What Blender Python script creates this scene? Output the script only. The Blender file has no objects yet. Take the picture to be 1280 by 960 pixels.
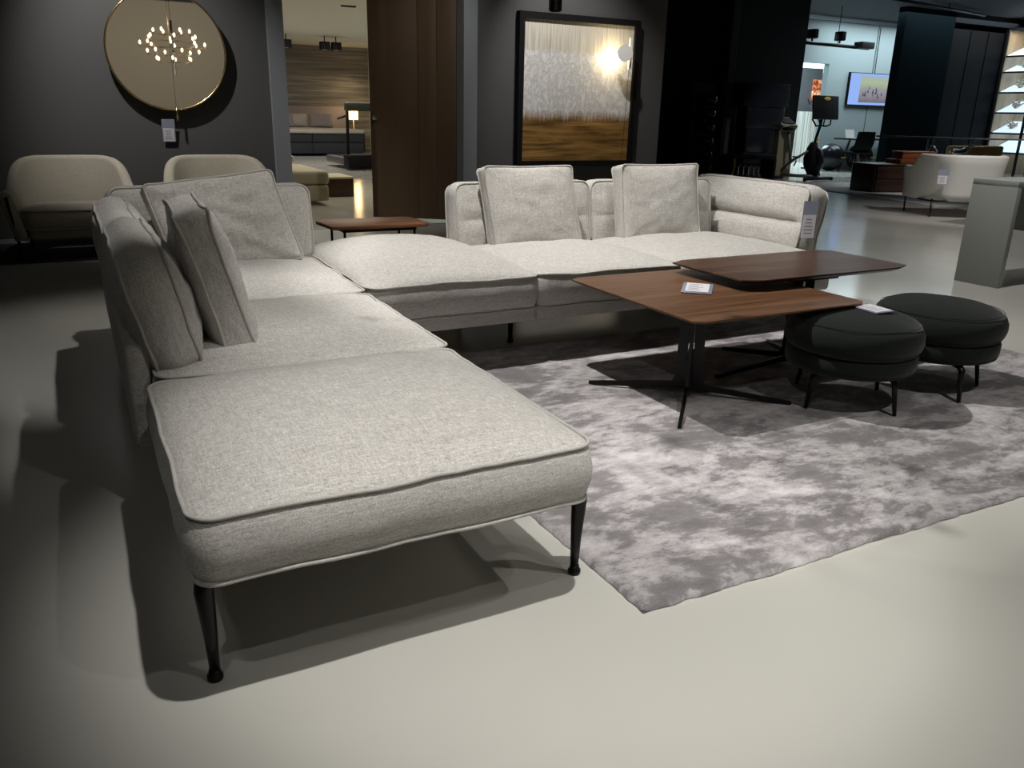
import bpy, bmesh, math, random
from mathutils import Vector, Matrix, Euler, noise
S = bpy.context.scene
COL = S.collection
PI = math.pi
random.seed(7)

# ------------------------------------------------------------------ camera
cd = bpy.data.cameras.new('camera'); cam = bpy.data.objects.new('camera', cd); COL.objects.link(cam)
cd.sensor_fit = 'HORIZONTAL'; cd.sensor_width = 36.0; cd.lens = 36.0 * 1015.2 / 1280.0
cd.clip_start = 0.05; cd.clip_end = 200
R0 = Vector((0.88581709, -0.46353108, 0.0216109)); R1 = Vector((-0.12844078, -0.28967271, -0.9484686)); R2 = Vector((0.44590476, 0.83739397, -0.31613333))
cm = Matrix((R0, -R1, -R2)).transposed().to_4x4(); cm.translation = (0, 0, 1.12627)
cam.matrix_world = cm
S.camera = cam

# ------------------------------------------------------------------ world and exposure
w = bpy.data.worlds.new('world'); S.world = w; w.use_nodes = True
w.node_tree.nodes['Background'].inputs[0].default_value = (0.75, 0.85, 1.0, 1)
w.node_tree.nodes['Background'].inputs[1].default_value = 0.018
S.view_settings.view_transform = 'Standard'; S.view_settings.look = 'None'
S.view_settings.exposure = 0.22; S.view_settings.gamma = 1.0; S.view_settings.use_curve_mapping = False

# ------------------------------------------------------------------ lights (ceiling spots, added fill spots and fill areas)
LIGHTS = bpy.data.collections.new('lights'); COL.children.link(LIGHTS)
def spot(loc, aim, power, size=50, blend=0.5, col=(1, .972, .93), rad=.03):
    l = bpy.data.lights.new('spot_or_fill', 'SPOT'); l.energy = power; l.spot_size = math.radians(size); l.spot_blend = blend  # serves ceiling spots and spots added as fill
    l.color = col; l.shadow_soft_size = rad
    o = bpy.data.objects.new('ceiling_or_fill_spot', l); LIGHTS.objects.link(o); o.location = loc
    d = Vector(aim) - Vector(loc); o.rotation_euler = d.to_track_quat('-Z', 'Y').to_euler(); return o
def area(loc, sx, sy, power, col=(1, .97, .92), rot=(0, 0, 0)):
    l = bpy.data.lights.new('panel', 'AREA'); l.shape = 'RECTANGLE'; l.size = sx; l.size_y = sy; l.energy = power; l.color = col  # unseen area lamp, added for soft fill
    o = bpy.data.objects.new('fill_area_light', l); LIGHTS.objects.link(o); o.location = loc; o.rotation_euler = rot; return o
SPOTS = [  # loc, aim, W, cone, blend
    ((1.9, -0.6, 3.3), (1.05, 1.75, 0.2), 36, 32, .3),
    ((-0.7, 0.0, 3.3), (1.1, 1.8, 0.2), 34, 32, .3),
    ((0.8, 0.75, 3.3), (1.0, 1.65, 0.0), 300, 44, .8),
    ((1.4, 3.4, 3.3), (2.35, 3.15, 0.3), 340, 68, .45),
    ((3.0, 3.5, 3.3), (3.0, 3.6, 0.3), 90, 56, .7),
    ((0.9, 2.9, 3.3), (0.45, 4.0, 0.6), 120, 40, .6),
    ((2.5, 0.2, 3.3), (2.6, 0.3, 0.0), 225, 84, 1.0),
    ((-0.9, 2.2, 3.3), (-0.7, 2.4, 0.0), 10, 70, .9),  # added dim fill for the left floor
    ((1.30, 2.30, 3.3), (0.55, 2.95, 0.5), 150, 28, .8),  # added to brighten the near seats and left cushions
    ((12.3, 9.4, 3.3), (12.4, 12.4, 0.6), 130, 40, .9),  # added to brighten the kiosk and dumbbell bench
    ((5.2, 3.4, 3.3), (5.4, 3.4, 0.0), 210, 76, .8),
    ((8.2, 5.2, 3.3), (8.3, 5.3, 0.0), 170, 88, .8),
    ((4.3, 6.8, 3.25), (4.95, 8.0, 1.35), 140, 66, .8),
    ((0.0, 6.8, 3.25), (0.85, 8.0, 0.9), 200, 66, .9),
    ((1.0, 6.2, 3.25), (0.6, 7.4, 0.5), 9, 50, .8),
    ((3.2, 6.0, 3.25), (3.2, 8.2, 1.2), 70, 56, .8),  # added to bring out the open door
    ((1.7, 4.1, 3.3), (1.6, 4.95, 0.47), 110, 20, .8),  # added to brighten the side table top
    ((9.6, 4.6, 3.3), (9.9, 6.4, 0.4), 230, 44, .7),
    ((12.6, 7.4, 3.3), (12.9, 9.2, 0.4), 150, 46, .7),
]
for s in SPOTS: spot(*s)

# ------------------------------------------------------------------ material helpers
def mat(name, col=(.5, .5, .5), rough=.5, metal=0, spec=.5, emit=None, es=1.0):
    m = bpy.data.materials.new(name); m.use_nodes = True; b = m.node_tree.nodes['Principled BSDF']
    b.inputs['Base Color'].default_value = (*col, 1); b.inputs['Roughness'].default_value = rough
    b.inputs['Metallic'].default_value = metal; b.inputs['Specular IOR Level'].default_value = spec
    if emit: b.inputs['Emission Color'].default_value = (*emit, 1); b.inputs['Emission Strength'].default_value = es
    return m
def N(m, t, **k):
    n = m.node_tree.nodes.new(t)
    for a, v in k.items():
        if a.startswith('i_'): n.inputs[a[2:].replace('_', ' ')].default_value = v
        else: setattr(n, a, v)
    return n
def L(m, a, b): m.node_tree.links.new(a, b)
def bsdf(m): return m.node_tree.nodes['Principled BSDF']
def coords(m, scale=(1, 1, 1), kind='Object', rot=(0, 0, 0)):
    tc = N(m, 'ShaderNodeTexCoord'); mp = N(m, 'ShaderNodeMapping'); mp.inputs['Scale'].default_value = scale; mp.inputs['Rotation'].default_value = rot
    L(m, tc.outputs[kind], mp.inputs[0]); return mp.outputs[0]
def noi(m, vec, scale, detail=4, rough=.55, dist=0):
    n = N(m, 'ShaderNodeTexNoise'); n.inputs['Scale'].default_value = scale; n.inputs['Detail'].default_value = detail
    n.inputs['Roughness'].default_value = rough; n.inputs['Distortion'].default_value = dist; L(m, vec, n.inputs['Vector']); return n.outputs['Fac']
def ramp(m, fac, stops, interp='LINEAR'):
    r = N(m, 'ShaderNodeValToRGB'); r.color_ramp.interpolation = interp; e = r.color_ramp.elements
    while len(e) < len(stops): e.new(.5)
    for x, (p, c) in zip(e, stops): x.position = p; x.color = (*c, 1)
    L(m, fac, r.inputs[0]); return r.outputs[0]
def mixc(m, fac, a, b, mode='MIX'):
    n = N(m, 'ShaderNodeMix', data_type='RGBA', blend_type=mode)
    if isinstance(fac, (int, float)): n.inputs[0].default_value = fac
    else: L(m, fac, n.inputs[0])
    for i, v in ((6, a), (7, b)):
        if isinstance(v, tuple): n.inputs[i].default_value = (*v, 1)
        else: L(m, v, n.inputs[i])
    return n.outputs[2]
def math_(m, op, a, b=None):
    n = N(m, 'ShaderNodeMath', operation=op)
    for i, v in ((0, a), (1, b)):
        if v is None: continue
        if isinstance(v, (int, float)): n.inputs[i].default_value = v
        else: L(m, v, n.inputs[i])
    return n.outputs[0]
def bump(m, h, strength=.3, dist=.01):
    b = N(m, 'ShaderNodeBump'); b.inputs['Strength'].default_value = strength; b.inputs['Distance'].default_value = dist
    L(m, h, b.inputs['Height']); L(m, b.outputs[0], bsdf(m).inputs['Normal'])

def fabric(name, c1, c2, sc=1.0, bs=.5):
    m = mat(name, rough=.92, spec=.15); v = coords(m)
    a = noi(m, v, 400 * sc, 2, .6)
    vx = coords(m, (60 * sc, 360 * sc, 360 * sc)); vy = coords(m, (360 * sc, 60 * sc, 360 * sc))
    x = noi(m, vx, 1.0, 2); y = noi(m, vy, 1.0, 2)
    th = math_(m, 'ADD', math_(m, 'MULTIPLY', x, .5), math_(m, 'MULTIPLY', y, .5))
    sx = noi(m, coords(m, (16 * sc, 190 * sc, 190 * sc)), 1.0, 3); sy = noi(m, coords(m, (190 * sc, 16 * sc, 190 * sc)), 1.0, 3)
    sl = math_(m, 'MULTIPLY', math_(m, 'ADD', sx, sy), .5)
    th = math_(m, 'ADD', math_(m, 'MULTIPLY', th, .45), math_(m, 'ADD', math_(m, 'MULTIPLY', a, .25), math_(m, 'MULTIPLY', sl, .30)))
    L(m, ramp(m, th, [(.34, c1), (.66, c2)]), bsdf(m).inputs['Base Color'])
    wr = noi(m, v, 22, 3)
    h = math_(m, 'ADD', math_(m, 'MULTIPLY', th, .5), math_(m, 'MULTIPLY', wr, .5))
    bump(m, h, bs, .004)
    bsdf(m).inputs['Sheen Weight'].default_value = .15
    return m
def wood(name, dark, mid, light, axis=0, sc=1.0, rough=.4):
    s = [26.0 * sc] * 3; s[axis] = 1.4 * sc
    m = mat(name, rough=rough, spec=.4); v = coords(m, tuple(s))
    a = noi(m, v, 1.0, 6, .6, .6); s2 = [90 * sc] * 3; s2[axis] = 2.5 * sc
    b = noi(m, coords(m, tuple(s2)), 1.0, 3)
    f = math_(m, 'ADD', math_(m, 'MULTIPLY', a, .75), math_(m, 'MULTIPLY', b, .25))
    L(m, ramp(m, f, [(.3, dark), (.5, mid), (.7, light)]), bsdf(m).inputs['Base Color'])
    bump(m, b, .08, .002); return m

M = {}
M['sofa'] = fabric('sofa_melange_fabric', (.23, .217, .20), (.80, .775, .735))
M['pipe'] = fabric('piping_fabric', (.34, .325, .30), (.62, .60, .565), 1.5, .2)
M['beige'] = fabric('beige_chair_fabric', (.26, .235, .19), (.50, .46, .38))
M['green'] = fabric('dark_green_wool', (.006, .009, .0075), (.014, .019, .016), 1.0, .3)
M['black'] = mat('black_metal', (.012, .012, .012), .32, .6)
M['blackmatte'] = mat('black_matte', (.008, .008, .009), .6, 0, .15)
M['gloss'] = mat('black_gloss', (.012, .014, .02), .22)
M['walnut'] = wood('walnut', (.056, .025, .012), (.135, .065, .032), (.20, .105, .055), 0, 1.0, .36)
M['walnut2'] = wood('dark_walnut', (.020, .010, .006), (.066, .031, .018), (.15, .078, .044), 0, 1.0, .34)
M['door'] = wood('oak_door', (.078, .047, .024), (.092, .056, .029), (.108, .067, .036), 2, .35, .6)
M['walnut3'] = wood('light_walnut', (.13, .055, .026), (.28, .125, .06), (.40, .20, .10), 0, 1.0, .45)
M['brown'] = wood('brown_veneer', (.03, .015, .009), (.055, .028, .017), (.08, .042, .027), 0, .8, .4)
M['redwood'] = wood('orange_brown_wood', (.12, .035, .012), (.25, .08, .03), (.36, .13, .05), 0, 1, .4)
M['charcoal'] = mat('charcoal_wall_paint', (.088, .088, .088), .75, 0, .25)
M['black_wall'] = mat('near_black_wall', (.006, .007, .009), .7, 0, .12)
M['dk_wall'] = mat('dark_olive_wall', (.011, .012, .011), .7, 0, .3)
M['teal_wall'] = mat('dark_teal_wall', (.006, .010, .012), .9, 0, 0)
M['grey_frame'] = mat('grey_door_frame', (.25, .265, .285), .55)
M['pillar'] = mat('dark_grey_pillar', (.028, .030, .030), .7)
M['white_wall'] = mat('pale_grey_wall', (.50, .60, .61), .8)
M['tan_wall'] = mat('taupe_wall', (.36, .32, .26), .85)
M['ceil'] = mat('dark_ceiling', (.06, .068, .078), .8)
M['ceil_cream'] = mat('cream_ceiling', (.72, .69, .60), .85)
M['white'] = mat('white_plastic', (.8, .8, .78), .5)
M['paper'] = mat('card_paper', (.72, .70, .74), .6)
M['ink'] = mat('print_ink', (.12, .12, .14), .7)
M['acrylic'] = mat('clear_acrylic', (.30, .32, .42), .12)
M['brass'] = mat('brass', (.75, .55, .28), .22, 1.0)
M['chrome'] = mat('chrome', (.7, .7, .72), .15, 1.0)
M['yellow'] = mat('yellow_plastic', (.75, .50, .03), .5)
M['kiosk'] = mat('olive_beige_lacquer', (.24, .215, .14), .5)
M['conc'] = mat('grey_lacquer', (.33, .35, .335), .4)
M['concd'] = mat('dark_grey_lacquer', (.06, .062, .058), .5)
M['darkglass'] = mat('dark_glass', (.004, .004, .005), .5, 0, .06)
M['leather'] = mat('white_leather', (.66, .65, .62), .5)
M['tan'] = mat('tan_leather', (.50, .30, .10), .55)
M['boxspring'] = mat('dark_boxspring_fabric', (.03, .035, .04), .9)
M['linen'] = fabric('bed_linen', (.40, .36, .32), (.55, .50, .45), .4)
M['linen2'] = fabric('mauve_linen', (.26, .22, .22), (.36, .31, .31), .4)
M['cream'] = mat('cream_leather', (.42, .37, .26), .6)
M['darkrug'] = mat('dark_carpet', (.02, .022, .026), .95)
M['whiterug'] = fabric('white_carpet', (.5, .48, .47), (.75, .73, .72), .1)
M['mirror'] = mat('bronze_mirror', (.80, .78, .72), .015, 1.0)
M['glow'] = mat('warm_bulb', (1, .9, .7), .5, emit=(1, .80, .5), es=5)
M['shade'] = mat('lit_lamp_shade', (.9, .8, .6), .8, emit=(1, .72, .35), es=2.2)
M['led'] = mat('backlit_shelf', (.8, .9, 1), .5, emit=(.62, .80, 1.0), es=.62)
M['screen'] = mat('lit_screen', (.02, .02, .02), .4, emit=(.27, .42, .85), es=.9)
M['oakpale'] = wood('pale_oak', (.28, .20, .12), (.40, .30, .19), (.50, .39, .26), 2, .4, .6)
M['green_mach'] = mat('green_black_plastic', (.03, .04, .028), .45)
M['grey_mach'] = mat('grey_plastic', (.10, .10, .10), .4)
M['coral'] = mat('pale_coral', (.62, .52, .38), .8)

def floor_mat():
    m = mat('epoxy_floor', rough=.22, spec=.45); v = coords(m)
    a = noi(m, v, .8, 4, .5); b = noi(m, v, 40, 3)
    L(m, ramp(m, a, [(.3, (.47, .465, .425)), (.7, (.53, .52, .475))]), bsdf(m).inputs['Base Color'])
    r = math_(m, 'ADD', math_(m, 'MULTIPLY', noi(m, v, 2.5, 3), .08), .10); L(m, r, bsdf(m).inputs['Roughness'])
    bump(m, b, .02, .002); return m
M['floor'] = floor_mat()
def rug_mat():
    m = mat('viscose_rug', rough=.7, spec=.3); v = coords(m)
    vs = coords(m, (1.0, 1.5, 1))
    a = noi(m, vs, 2.9, 12, .74, .2); b = noi(m, v, 260, 2); c = noi(m, coords(m, (1, 2.2, 1)), 11, 4, .65, .3)
    f = math_(m, 'ADD', math_(m, 'MULTIPLY', a, .78), math_(m, 'MULTIPLY', c, .22))
    col = ramp(m, f, [(.40, (.13, .118, .122)), (.465, (.20, .185, .19)), (.505, (.40, .375, .38)), (.60, (.70, .67, .675))])  # shading from pile direction, put into the base colour as patches
    col = mixc(m, math_(m, 'MULTIPLY', b, .5), col, (.2, .185, .19))
    L(m, col, bsdf(m).inputs['Base Color'])
    h = math_(m, 'ADD', math_(m, 'MULTIPLY', b, .6), math_(m, 'MULTIPLY', f, 1.2)); bump(m, h, .6, .008)
    bsdf(m).inputs['Sheen Weight'].default_value = .3
    return m
M['rug'] = rug_mat()
def wallpaper_mat():
    m = mat('striped_wallpaper', rough=.85)
    a = noi(m, coords(m, (.25, .25, 6)), 1.0, 8, .65, .4); b = noi(m, coords(m, (.6, .6, 22)), 1.0, 5)
    f = math_(m, 'ADD', math_(m, 'MULTIPLY', a, .7), math_(m, 'MULTIPLY', b, .3))
    L(m, ramp(m, f, [(.36, (.09, .082, .076)), (.5, (.20, .182, .167)), (.62, (.42, .39, .35))]), bsdf(m).inputs['Base Color']); return m
M['wallpaper'] = wallpaper_mat()
def painting_mat():
    m = mat('painted_canvas', rough=.45, spec=.35); tc = N(m, 'ShaderNodeTexCoord'); sp = N(m, 'ShaderNodeSeparateXYZ'); L(m, tc.outputs['Object'], sp.inputs[0])
    z = sp.outputs[2]                                   # 0 at the foot of the canvas .. 1.42 at its head
    edge = noi(m, coords(m, (45, 1, 3)), 1.0, 4); edge2 = noi(m, coords(m, (6, 1, 3)), 1.0, 2)
    zz = math_(m, 'ADD', z, math_(m, 'MULTIPLY', math_(m, 'ADD', math_(m, 'SUBTRACT', edge, .5), math_(m, 'MULTIPLY', math_(m, 'SUBTRACT', edge2, .5), .5)), .16))
    hb = noi(m, coords(m, (1.5, 1, 22)), 1.0, 6, .6, .5)
    gold = ramp(m, hb, [(.30, (.055, .028, .009)), (.45, (.20, .105, .028)), (.6, (.36, .20, .06)), (.75, (.50, .30, .10))])
    vs = noi(m, coords(m, (70, 1, 2.2)), 1.0, 4)
    cream = ramp(m, vs, [(.3, (.40, .36, .30)), (.55, (.62, .58, .50)), (.75, (.75, .73, .66))])
    cr = noi(m, coords(m, (11, 1, 7)), 1.0, 9, .75, .15); cr2 = noi(m, coords(m, (40, 1, 5)), 1.0, 3)
    crm = math_(m, 'ABSOLUTE', math_(m, 'SUBTRACT', cr, .5))
    white = ramp(m, crm, [(0, (.40, .385, .385)), (.02, (.70, .685, .68)), (.12, (.88, .86, .85))])
    white = mixc(m, math_(m, 'MULTIPLY', cr2, .35), white, (.52, .49, .47))
    up = ramp(m, z, [(.0, (0, 0, 0)), (1, (1, 1, 1))])
    st1 = N(m, 'ShaderNodeMapRange', i_From_Min=1.10, i_From_Max=1.14); L(m, zz, st1.inputs[0])
    st2 = N(m, 'ShaderNodeMapRange', i_From_Min=.43, i_From_Max=.53); L(m, zz, st2.inputs[0])
    c = mixc(m, st1.outputs[0], white, cream); c = mixc(m, st2.outputs[0], gold, c)
    L(m, c, bsdf(m).inputs['Base Color']); bump(m, cr, .3, .004); return m
M['painting'] = painting_mat()
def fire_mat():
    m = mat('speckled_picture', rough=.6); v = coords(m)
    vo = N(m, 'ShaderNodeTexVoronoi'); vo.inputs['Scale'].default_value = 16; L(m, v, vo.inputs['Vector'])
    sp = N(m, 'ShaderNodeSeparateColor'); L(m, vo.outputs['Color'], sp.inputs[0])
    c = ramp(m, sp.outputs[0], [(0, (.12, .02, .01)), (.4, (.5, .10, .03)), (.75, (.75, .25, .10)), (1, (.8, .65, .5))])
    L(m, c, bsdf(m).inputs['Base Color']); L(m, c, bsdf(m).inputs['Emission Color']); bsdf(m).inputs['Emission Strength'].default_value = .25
    return m
M['fire'] = fire_mat()
def tvpic_mat():
    m = mat('screen_picture', (.02, .02, .02), .4); tc = N(m, 'ShaderNodeTexCoord'); sp = N(m, 'ShaderNodeSeparateXYZ'); L(m, tc.outputs['Object'], sp.inputs[0])
    n = noi(m, coords(m, (5, 1, 8)), 1.0, 3)
    zz = math_(m, 'ADD', sp.outputs[2], math_(m, 'MULTIPLY', math_(m, 'SUBTRACT', n, .5), .12))
    c = ramp(m, math_(m, 'DIVIDE', math_(m, 'ADD', zz, .3), .6), [(0, (.16, .14, .17)), (.3, (.28, .26, .30)), (.5, (.30, .32, .34)), (.75, (.42, .50, .30)), (1, (.38, .46, .48))])
    L(m, c, bsdf(m).inputs['Emission Color']); bsdf(m).inputs['Emission Strength'].default_value = .8; return m
M['tvpic'] = tvpic_mat()
def vstripe_mat():
    m = mat('pale_fluted_panel', rough=.7); a = noi(m, coords(m, (30, 30, .3)), 1.0, 2)
    L(m, ramp(m, a, [(.4, (.30, .27, .22)), (.6, (.75, .70, .62))]), bsdf(m).inputs['Base Color']); return m
M['flute'] = vstripe_mat()

# ------------------------------------------------------------------ mesh helpers
def mk(name, bm, m, parent=None, smooth=True, loc=None):
    me = bpy.data.meshes.new(name); bmesh.ops.recalc_face_normals(bm, faces=bm.faces[:]); bm.to_mesh(me); bm.free()
    if smooth:
        for p in me.polygons: p.use_smooth = True
    me.materials.append(M[m] if isinstance(m, str) else m)
    o = bpy.data.objects.new(name, me); COL.objects.link(o)
    if loc is not None: o.location = loc
    if parent: o.parent = parent
    return o
def sharp(o, ang=35):
    me = o.data
    me.set_sharp_from_angle(angle=math.radians(ang)); return o
def thing(name, label, cat, loc=(0, 0, 0), rz=0, group=None):
    o = bpy.data.objects.new(name, None); COL.objects.link(o); o.empty_display_size = .1
    o.location = loc; o.rotation_euler = (0, 0, rz); o['label'] = label; o['category'] = cat
    if group: o['group'] = group
    return o
def tag(o, label, cat, group=None):
    o['label'] = label; o['category'] = cat
    if group: o['group'] = group
    return o
def struct(o): o['kind'] = 'structure'; return o
def add_box(bm, c, s, bev=0, rot=None, seg=2):
    mtx = Matrix.Translation(c) @ (rot.to_matrix().to_4x4() if rot else Matrix.Identity(4)) @ Matrix.Diagonal((*s, 1))
    r = bmesh.ops.create_cube(bm, size=1, matrix=mtx)
    if bev:
        es = list({e for v in r['verts'] for e in v.link_edges})
        bmesh.ops.bevel(bm, geom=es, offset=bev, segments=seg, affect='EDGES', profile=.5)
def box(name, lo, hi, m, parent=None, bev=0, seg=2):
    bm = bmesh.new(); c = [(a + b) / 2 for a, b in zip(lo, hi)]; s = [b - a for a, b in zip(lo, hi)]
    add_box(bm, (0, 0, 0), s, bev, seg=seg)
    o = mk(name, bm, m, parent, smooth=bool(bev), loc=c)
    if bev: sharp(o)
    return o
def add_tube(bm, pts, rad, seg=10, closed=False, cap=True, flat=1.0):
    pts = [Vector(p) for p in pts]; n = len(pts); rs = rad if isinstance(rad, (list, tuple)) else [rad] * n
    rings = []; up = Vector((0, 0, 1)); prev = None
    for i, p in enumerate(pts):
        a = pts[(i - 1) % n] if (closed or i > 0) else p; b = pts[(i + 1) % n] if (closed or i < n - 1) else p
        t = (b - a).normalized()
        if prev is None:
            ref = up if abs(t.z) < .9 else Vector((1, 0, 0)); u = t.cross(ref).normalized()
        else:
            u = (prev - t * prev.dot(t)).normalized()
        prev = u; v = t.cross(u)
        rings.append([bm.verts.new(p + u * math.cos(k * 2 * PI / seg) * rs[i] + v * math.sin(k * 2 * PI / seg) * rs[i] * flat) for k in range(seg)])
    for i in range(n if closed else n - 1):
        A, B = rings[i], rings[(i + 1) % n]
        for k in range(seg): bm.faces.new((A[k], A[(k + 1) % seg], B[(k + 1) % seg], B[k]))
    if cap and not closed: bm.faces.new(rings[0][::-1]); bm.faces.new(rings[-1])
def tube(name, pts, rad, m, parent=None, seg=10, closed=False, flat=1.0):
    bm = bmesh.new(); add_tube(bm, pts, rad, seg, closed, True, flat); return mk(name, bm, m, parent)
def add_lathe(bm, prof, c=(0, 0, 0), seg=32, sx=1, sy=1):
    rings = []
    for r, z in prof:
        if r < 1e-6: rings.append([bm.verts.new((c[0], c[1], c[2] + z))])
        else: rings.append([bm.verts.new((c[0] + r * sx * math.cos(k * 2 * PI / seg), c[1] + r * sy * math.sin(k * 2 * PI / seg), c[2] + z)) for k in range(seg)])
    for A, B in zip(rings, rings[1:]):
        for k in range(seg):
            k2 = (k + 1) % seg
            if len(A) == 1 and len(B) > 1: bm.faces.new((A[0], B[k], B[k2]))
            elif len(B) == 1 and len(A) > 1: bm.faces.new((A[k], A[k2], B[0]))
            elif len(A) > 1: bm.faces.new((A[k], A[k2], B[k2], B[k]))
def lathe(name, prof, m, parent=None, c=(0, 0, 0), seg=32, sx=1, sy=1):
    bm = bmesh.new(); add_lathe(bm, prof, (0, 0, 0), seg, sx, sy); return mk(name, bm, m, parent, loc=c)
def loft(name, rings, m, parent=None, cap=True):
    bm = bmesh.new(); R = [[bm.verts.new(p) for p in r] for r in rings]; n = len(R[0])
    for A, B in zip(R, R[1:]):
        for k in range(n): bm.faces.new((A[k], A[(k + 1) % n], B[(k + 1) % n], B[k]))
    if cap: bm.faces.new(R[0][::-1]); bm.faces.new(R[-1])
    return mk(name, bm, m, parent)
def prism(name, poly, z0, z1, m, parent=None, bev=0, loc=None):
    bm = bmesh.new(); lo = [bm.verts.new((x, y, z0)) for x, y in poly]; hi = [bm.verts.new((x, y, z1)) for x, y in poly]
    n = len(poly); bm.faces.new(lo[::-1]); top = bm.faces.new(hi)
    for k in range(n): bm.faces.new((lo[k], lo[(k + 1) % n], hi[(k + 1) % n], hi[k]))
    if bev: bmesh.ops.bevel(bm, geom=[e for e in bm.edges], offset=bev, segments=2, affect='EDGES', profile=.5)
    return sharp(mk(name, bm, m, parent, loc=loc))
def place(o, loc, rot=(0, 0, 0)): o.location = loc; o.rotation_euler = rot; return o
def copy_tree(o, parent=None):
    c = o.copy(); COL.objects.link(c); c.parent = parent
    for ch in list(o.children): copy_tree(ch, c)
    return c
def rrect(hw, hd, rc, n=16):
    pts = []; st = max(3, n)
    def line(a, b, k):
        for i in range(k): pts.append((a[0] + (b[0] - a[0]) * i / k, a[1] + (b[1] - a[1]) * i / k))
    def arc(cx, cy, a0):
        for i in range(6):
            a = a0 + (PI / 2) * i / 6; pts.append((cx + rc * math.cos(a), cy + rc * math.sin(a)))
    line((hw, -hd + rc), (hw, hd - rc), st); arc(hw - rc, hd - rc, 0)
    line((hw - rc, hd), (-hw + rc, hd), st); arc(-hw + rc, hd - rc, PI / 2)
    line((-hw, hd - rc), (-hw, -hd + rc), st); arc(-hw + rc, -hd + rc, PI)
    line((-hw + rc, -hd), (hw - rc, -hd), st); arc(hw - rc, -hd + rc, 1.5 * PI)
    return pts

# box cushion lying in XY: w,d,thickness; crown on both faces, boxing strip, piping loops, wrinkles and optional stitched groove
def cushion(name, w, d, t, m='sofa', parent=None, ctop=.05, cbot=.02, bulge=.02, rc=.05, seed=0, wr=.004, wave=.006, groove=(), sag=0.0,
            pinch=0.0, shear=0.0, n=18, K=14, piping=True, pm='pipe', pr=.0048, ears=0.0, gdepth=.014, lowwave=1.0):
    hw, hd, ht = w / 2, d / 2, t / 2; out = rrect(hw, hd, rc, n); NP = len(out)
    so = Vector((seed * 3.7, seed * 1.3, seed * 5.1))
    def nz(x, y, z, s): return noise.noise(Vector((x, y, z)) * s + so)
    def edge(x, y, sgn):
        wv_ = wave * (1 if sgn > 0 else lowwave)
        z = sgn * ht + wv_ * nz(x, y, sgn, 5.5) + wv_ * .5 * nz(x, y, sgn, 14)
        cz = (abs(x / hw) ** 6) * (abs(y / hd) ** 6)
        z += sgn * ears * cz
        f = 1 - pinch * (1 - cz) * 1.0
        xx = x * (1 - pinch * (1 - (abs(y / hd)) ** 2)) if abs(x) > hw * .9 else x
        yy = y * (1 - pinch * (1 - (abs(x / hw)) ** 2)) if abs(y) > hd * .9 else y
        xx += wave * .6 * nz(x, y, sgn + 9, 6); yy += wave * .6 * nz(x, y, sgn + 19, 6)
        return Vector((xx, yy, z))
    def face(x, y, sgn, e, r):
        c = ctop if sgn > 0 else cbot
        h = c * (max(0, 1 - abs(x / hw) ** 2.6) * max(0, 1 - abs(y / hd) ** 2.6)) ** .62
        fade = min(1, (1 - r) * 6)
        h += fade * (wr * 1.6 * nz(x, y, sgn, 4.5) + wr * nz(x, y * 1.7, sgn, 11) + wr * .45 * nz(x * 2.2, y, sgn, 27))
        if sgn > 0:
            for g in groove: h -= gdepth * math.exp(-((y - g * hd) / .011) ** 2) * min(1, (1 - r) * 9) + gdepth * .9 * math.exp(-((y - g * hd) / .035) ** 2) * fade
        return Vector((e.x, e.y, e.z + sgn * h))
    bm = bmesh.new(); et = [edge(x, y, 1) for x, y in out]; eb = [edge(x, y, -1) for x, y in out]
    def ring(sgn, r):
        E = et if sgn > 0 else eb; zc = sgn * ht; R = []
        for (x, y), e in zip(out, E):
            zz = zc + (e.z - zc) * r ** 4
            R.append(face(x * r, y * r, sgn, Vector((e.x * r, e.y * r, zz)), r))
        return R
    rings = []
    rr = [1 - ((k / K) ** 1.25) for k in range(1, K)]
    for r in reversed(rr): rings.append(ring(-1, r))
    rings.append(eb)
    S_ = 6
    for k in range(1, S_):
        s = k / S_; b = bulge * math.sin(PI * s); R = []
        for i, ((x, y), A, B) in enumerate(zip(out, eb, et)):
            p0 = Vector(out[(i - 1) % NP]); p1 = Vector(out[(i + 1) % NP]); tn = (p1 - p0).normalized(); nn = Vector((tn.y, -tn.x, 0))
            q = A.lerp(B, s) + nn * (b + wr * .8 * nz(x, y, s * t * 3, 16) * math.sin(PI * s)); R.append(q)
        rings.append(R)
    rings.append(et)
    for r in rr: rings.append(ring(1, r))
    V = [[bm.verts.new((p.x + shear * p.y, p.y, p.z)) for p in R] for R in rings]
    for A, B in zip(V, V[1:]):
        for k in range(NP): bm.faces.new((A[k], A[(k + 1) % NP], B[(k + 1) % NP], B[k]))
    for R, sgn in ((V[0], -1), (V[-1], 1)):
        c = Vector((0, 0, 0))
        for v in R: c += v.co
        c /= NP; cv = bm.verts.new(c)
        for k in range(NP): bm.faces.new((R[k], R[(k + 1) % NP], cv))
    o = mk(name, bm, m, parent)
    if piping:
        for E in (et, eb):
            sg = 1 if E is et else -1
            tube('piping', [Vector((p.x * 1.004 + shear * p.y, p.y * 1.004, p.z + .002 * sg)) for p in E], pr, pm, o, 7, True)
    return o

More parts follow.
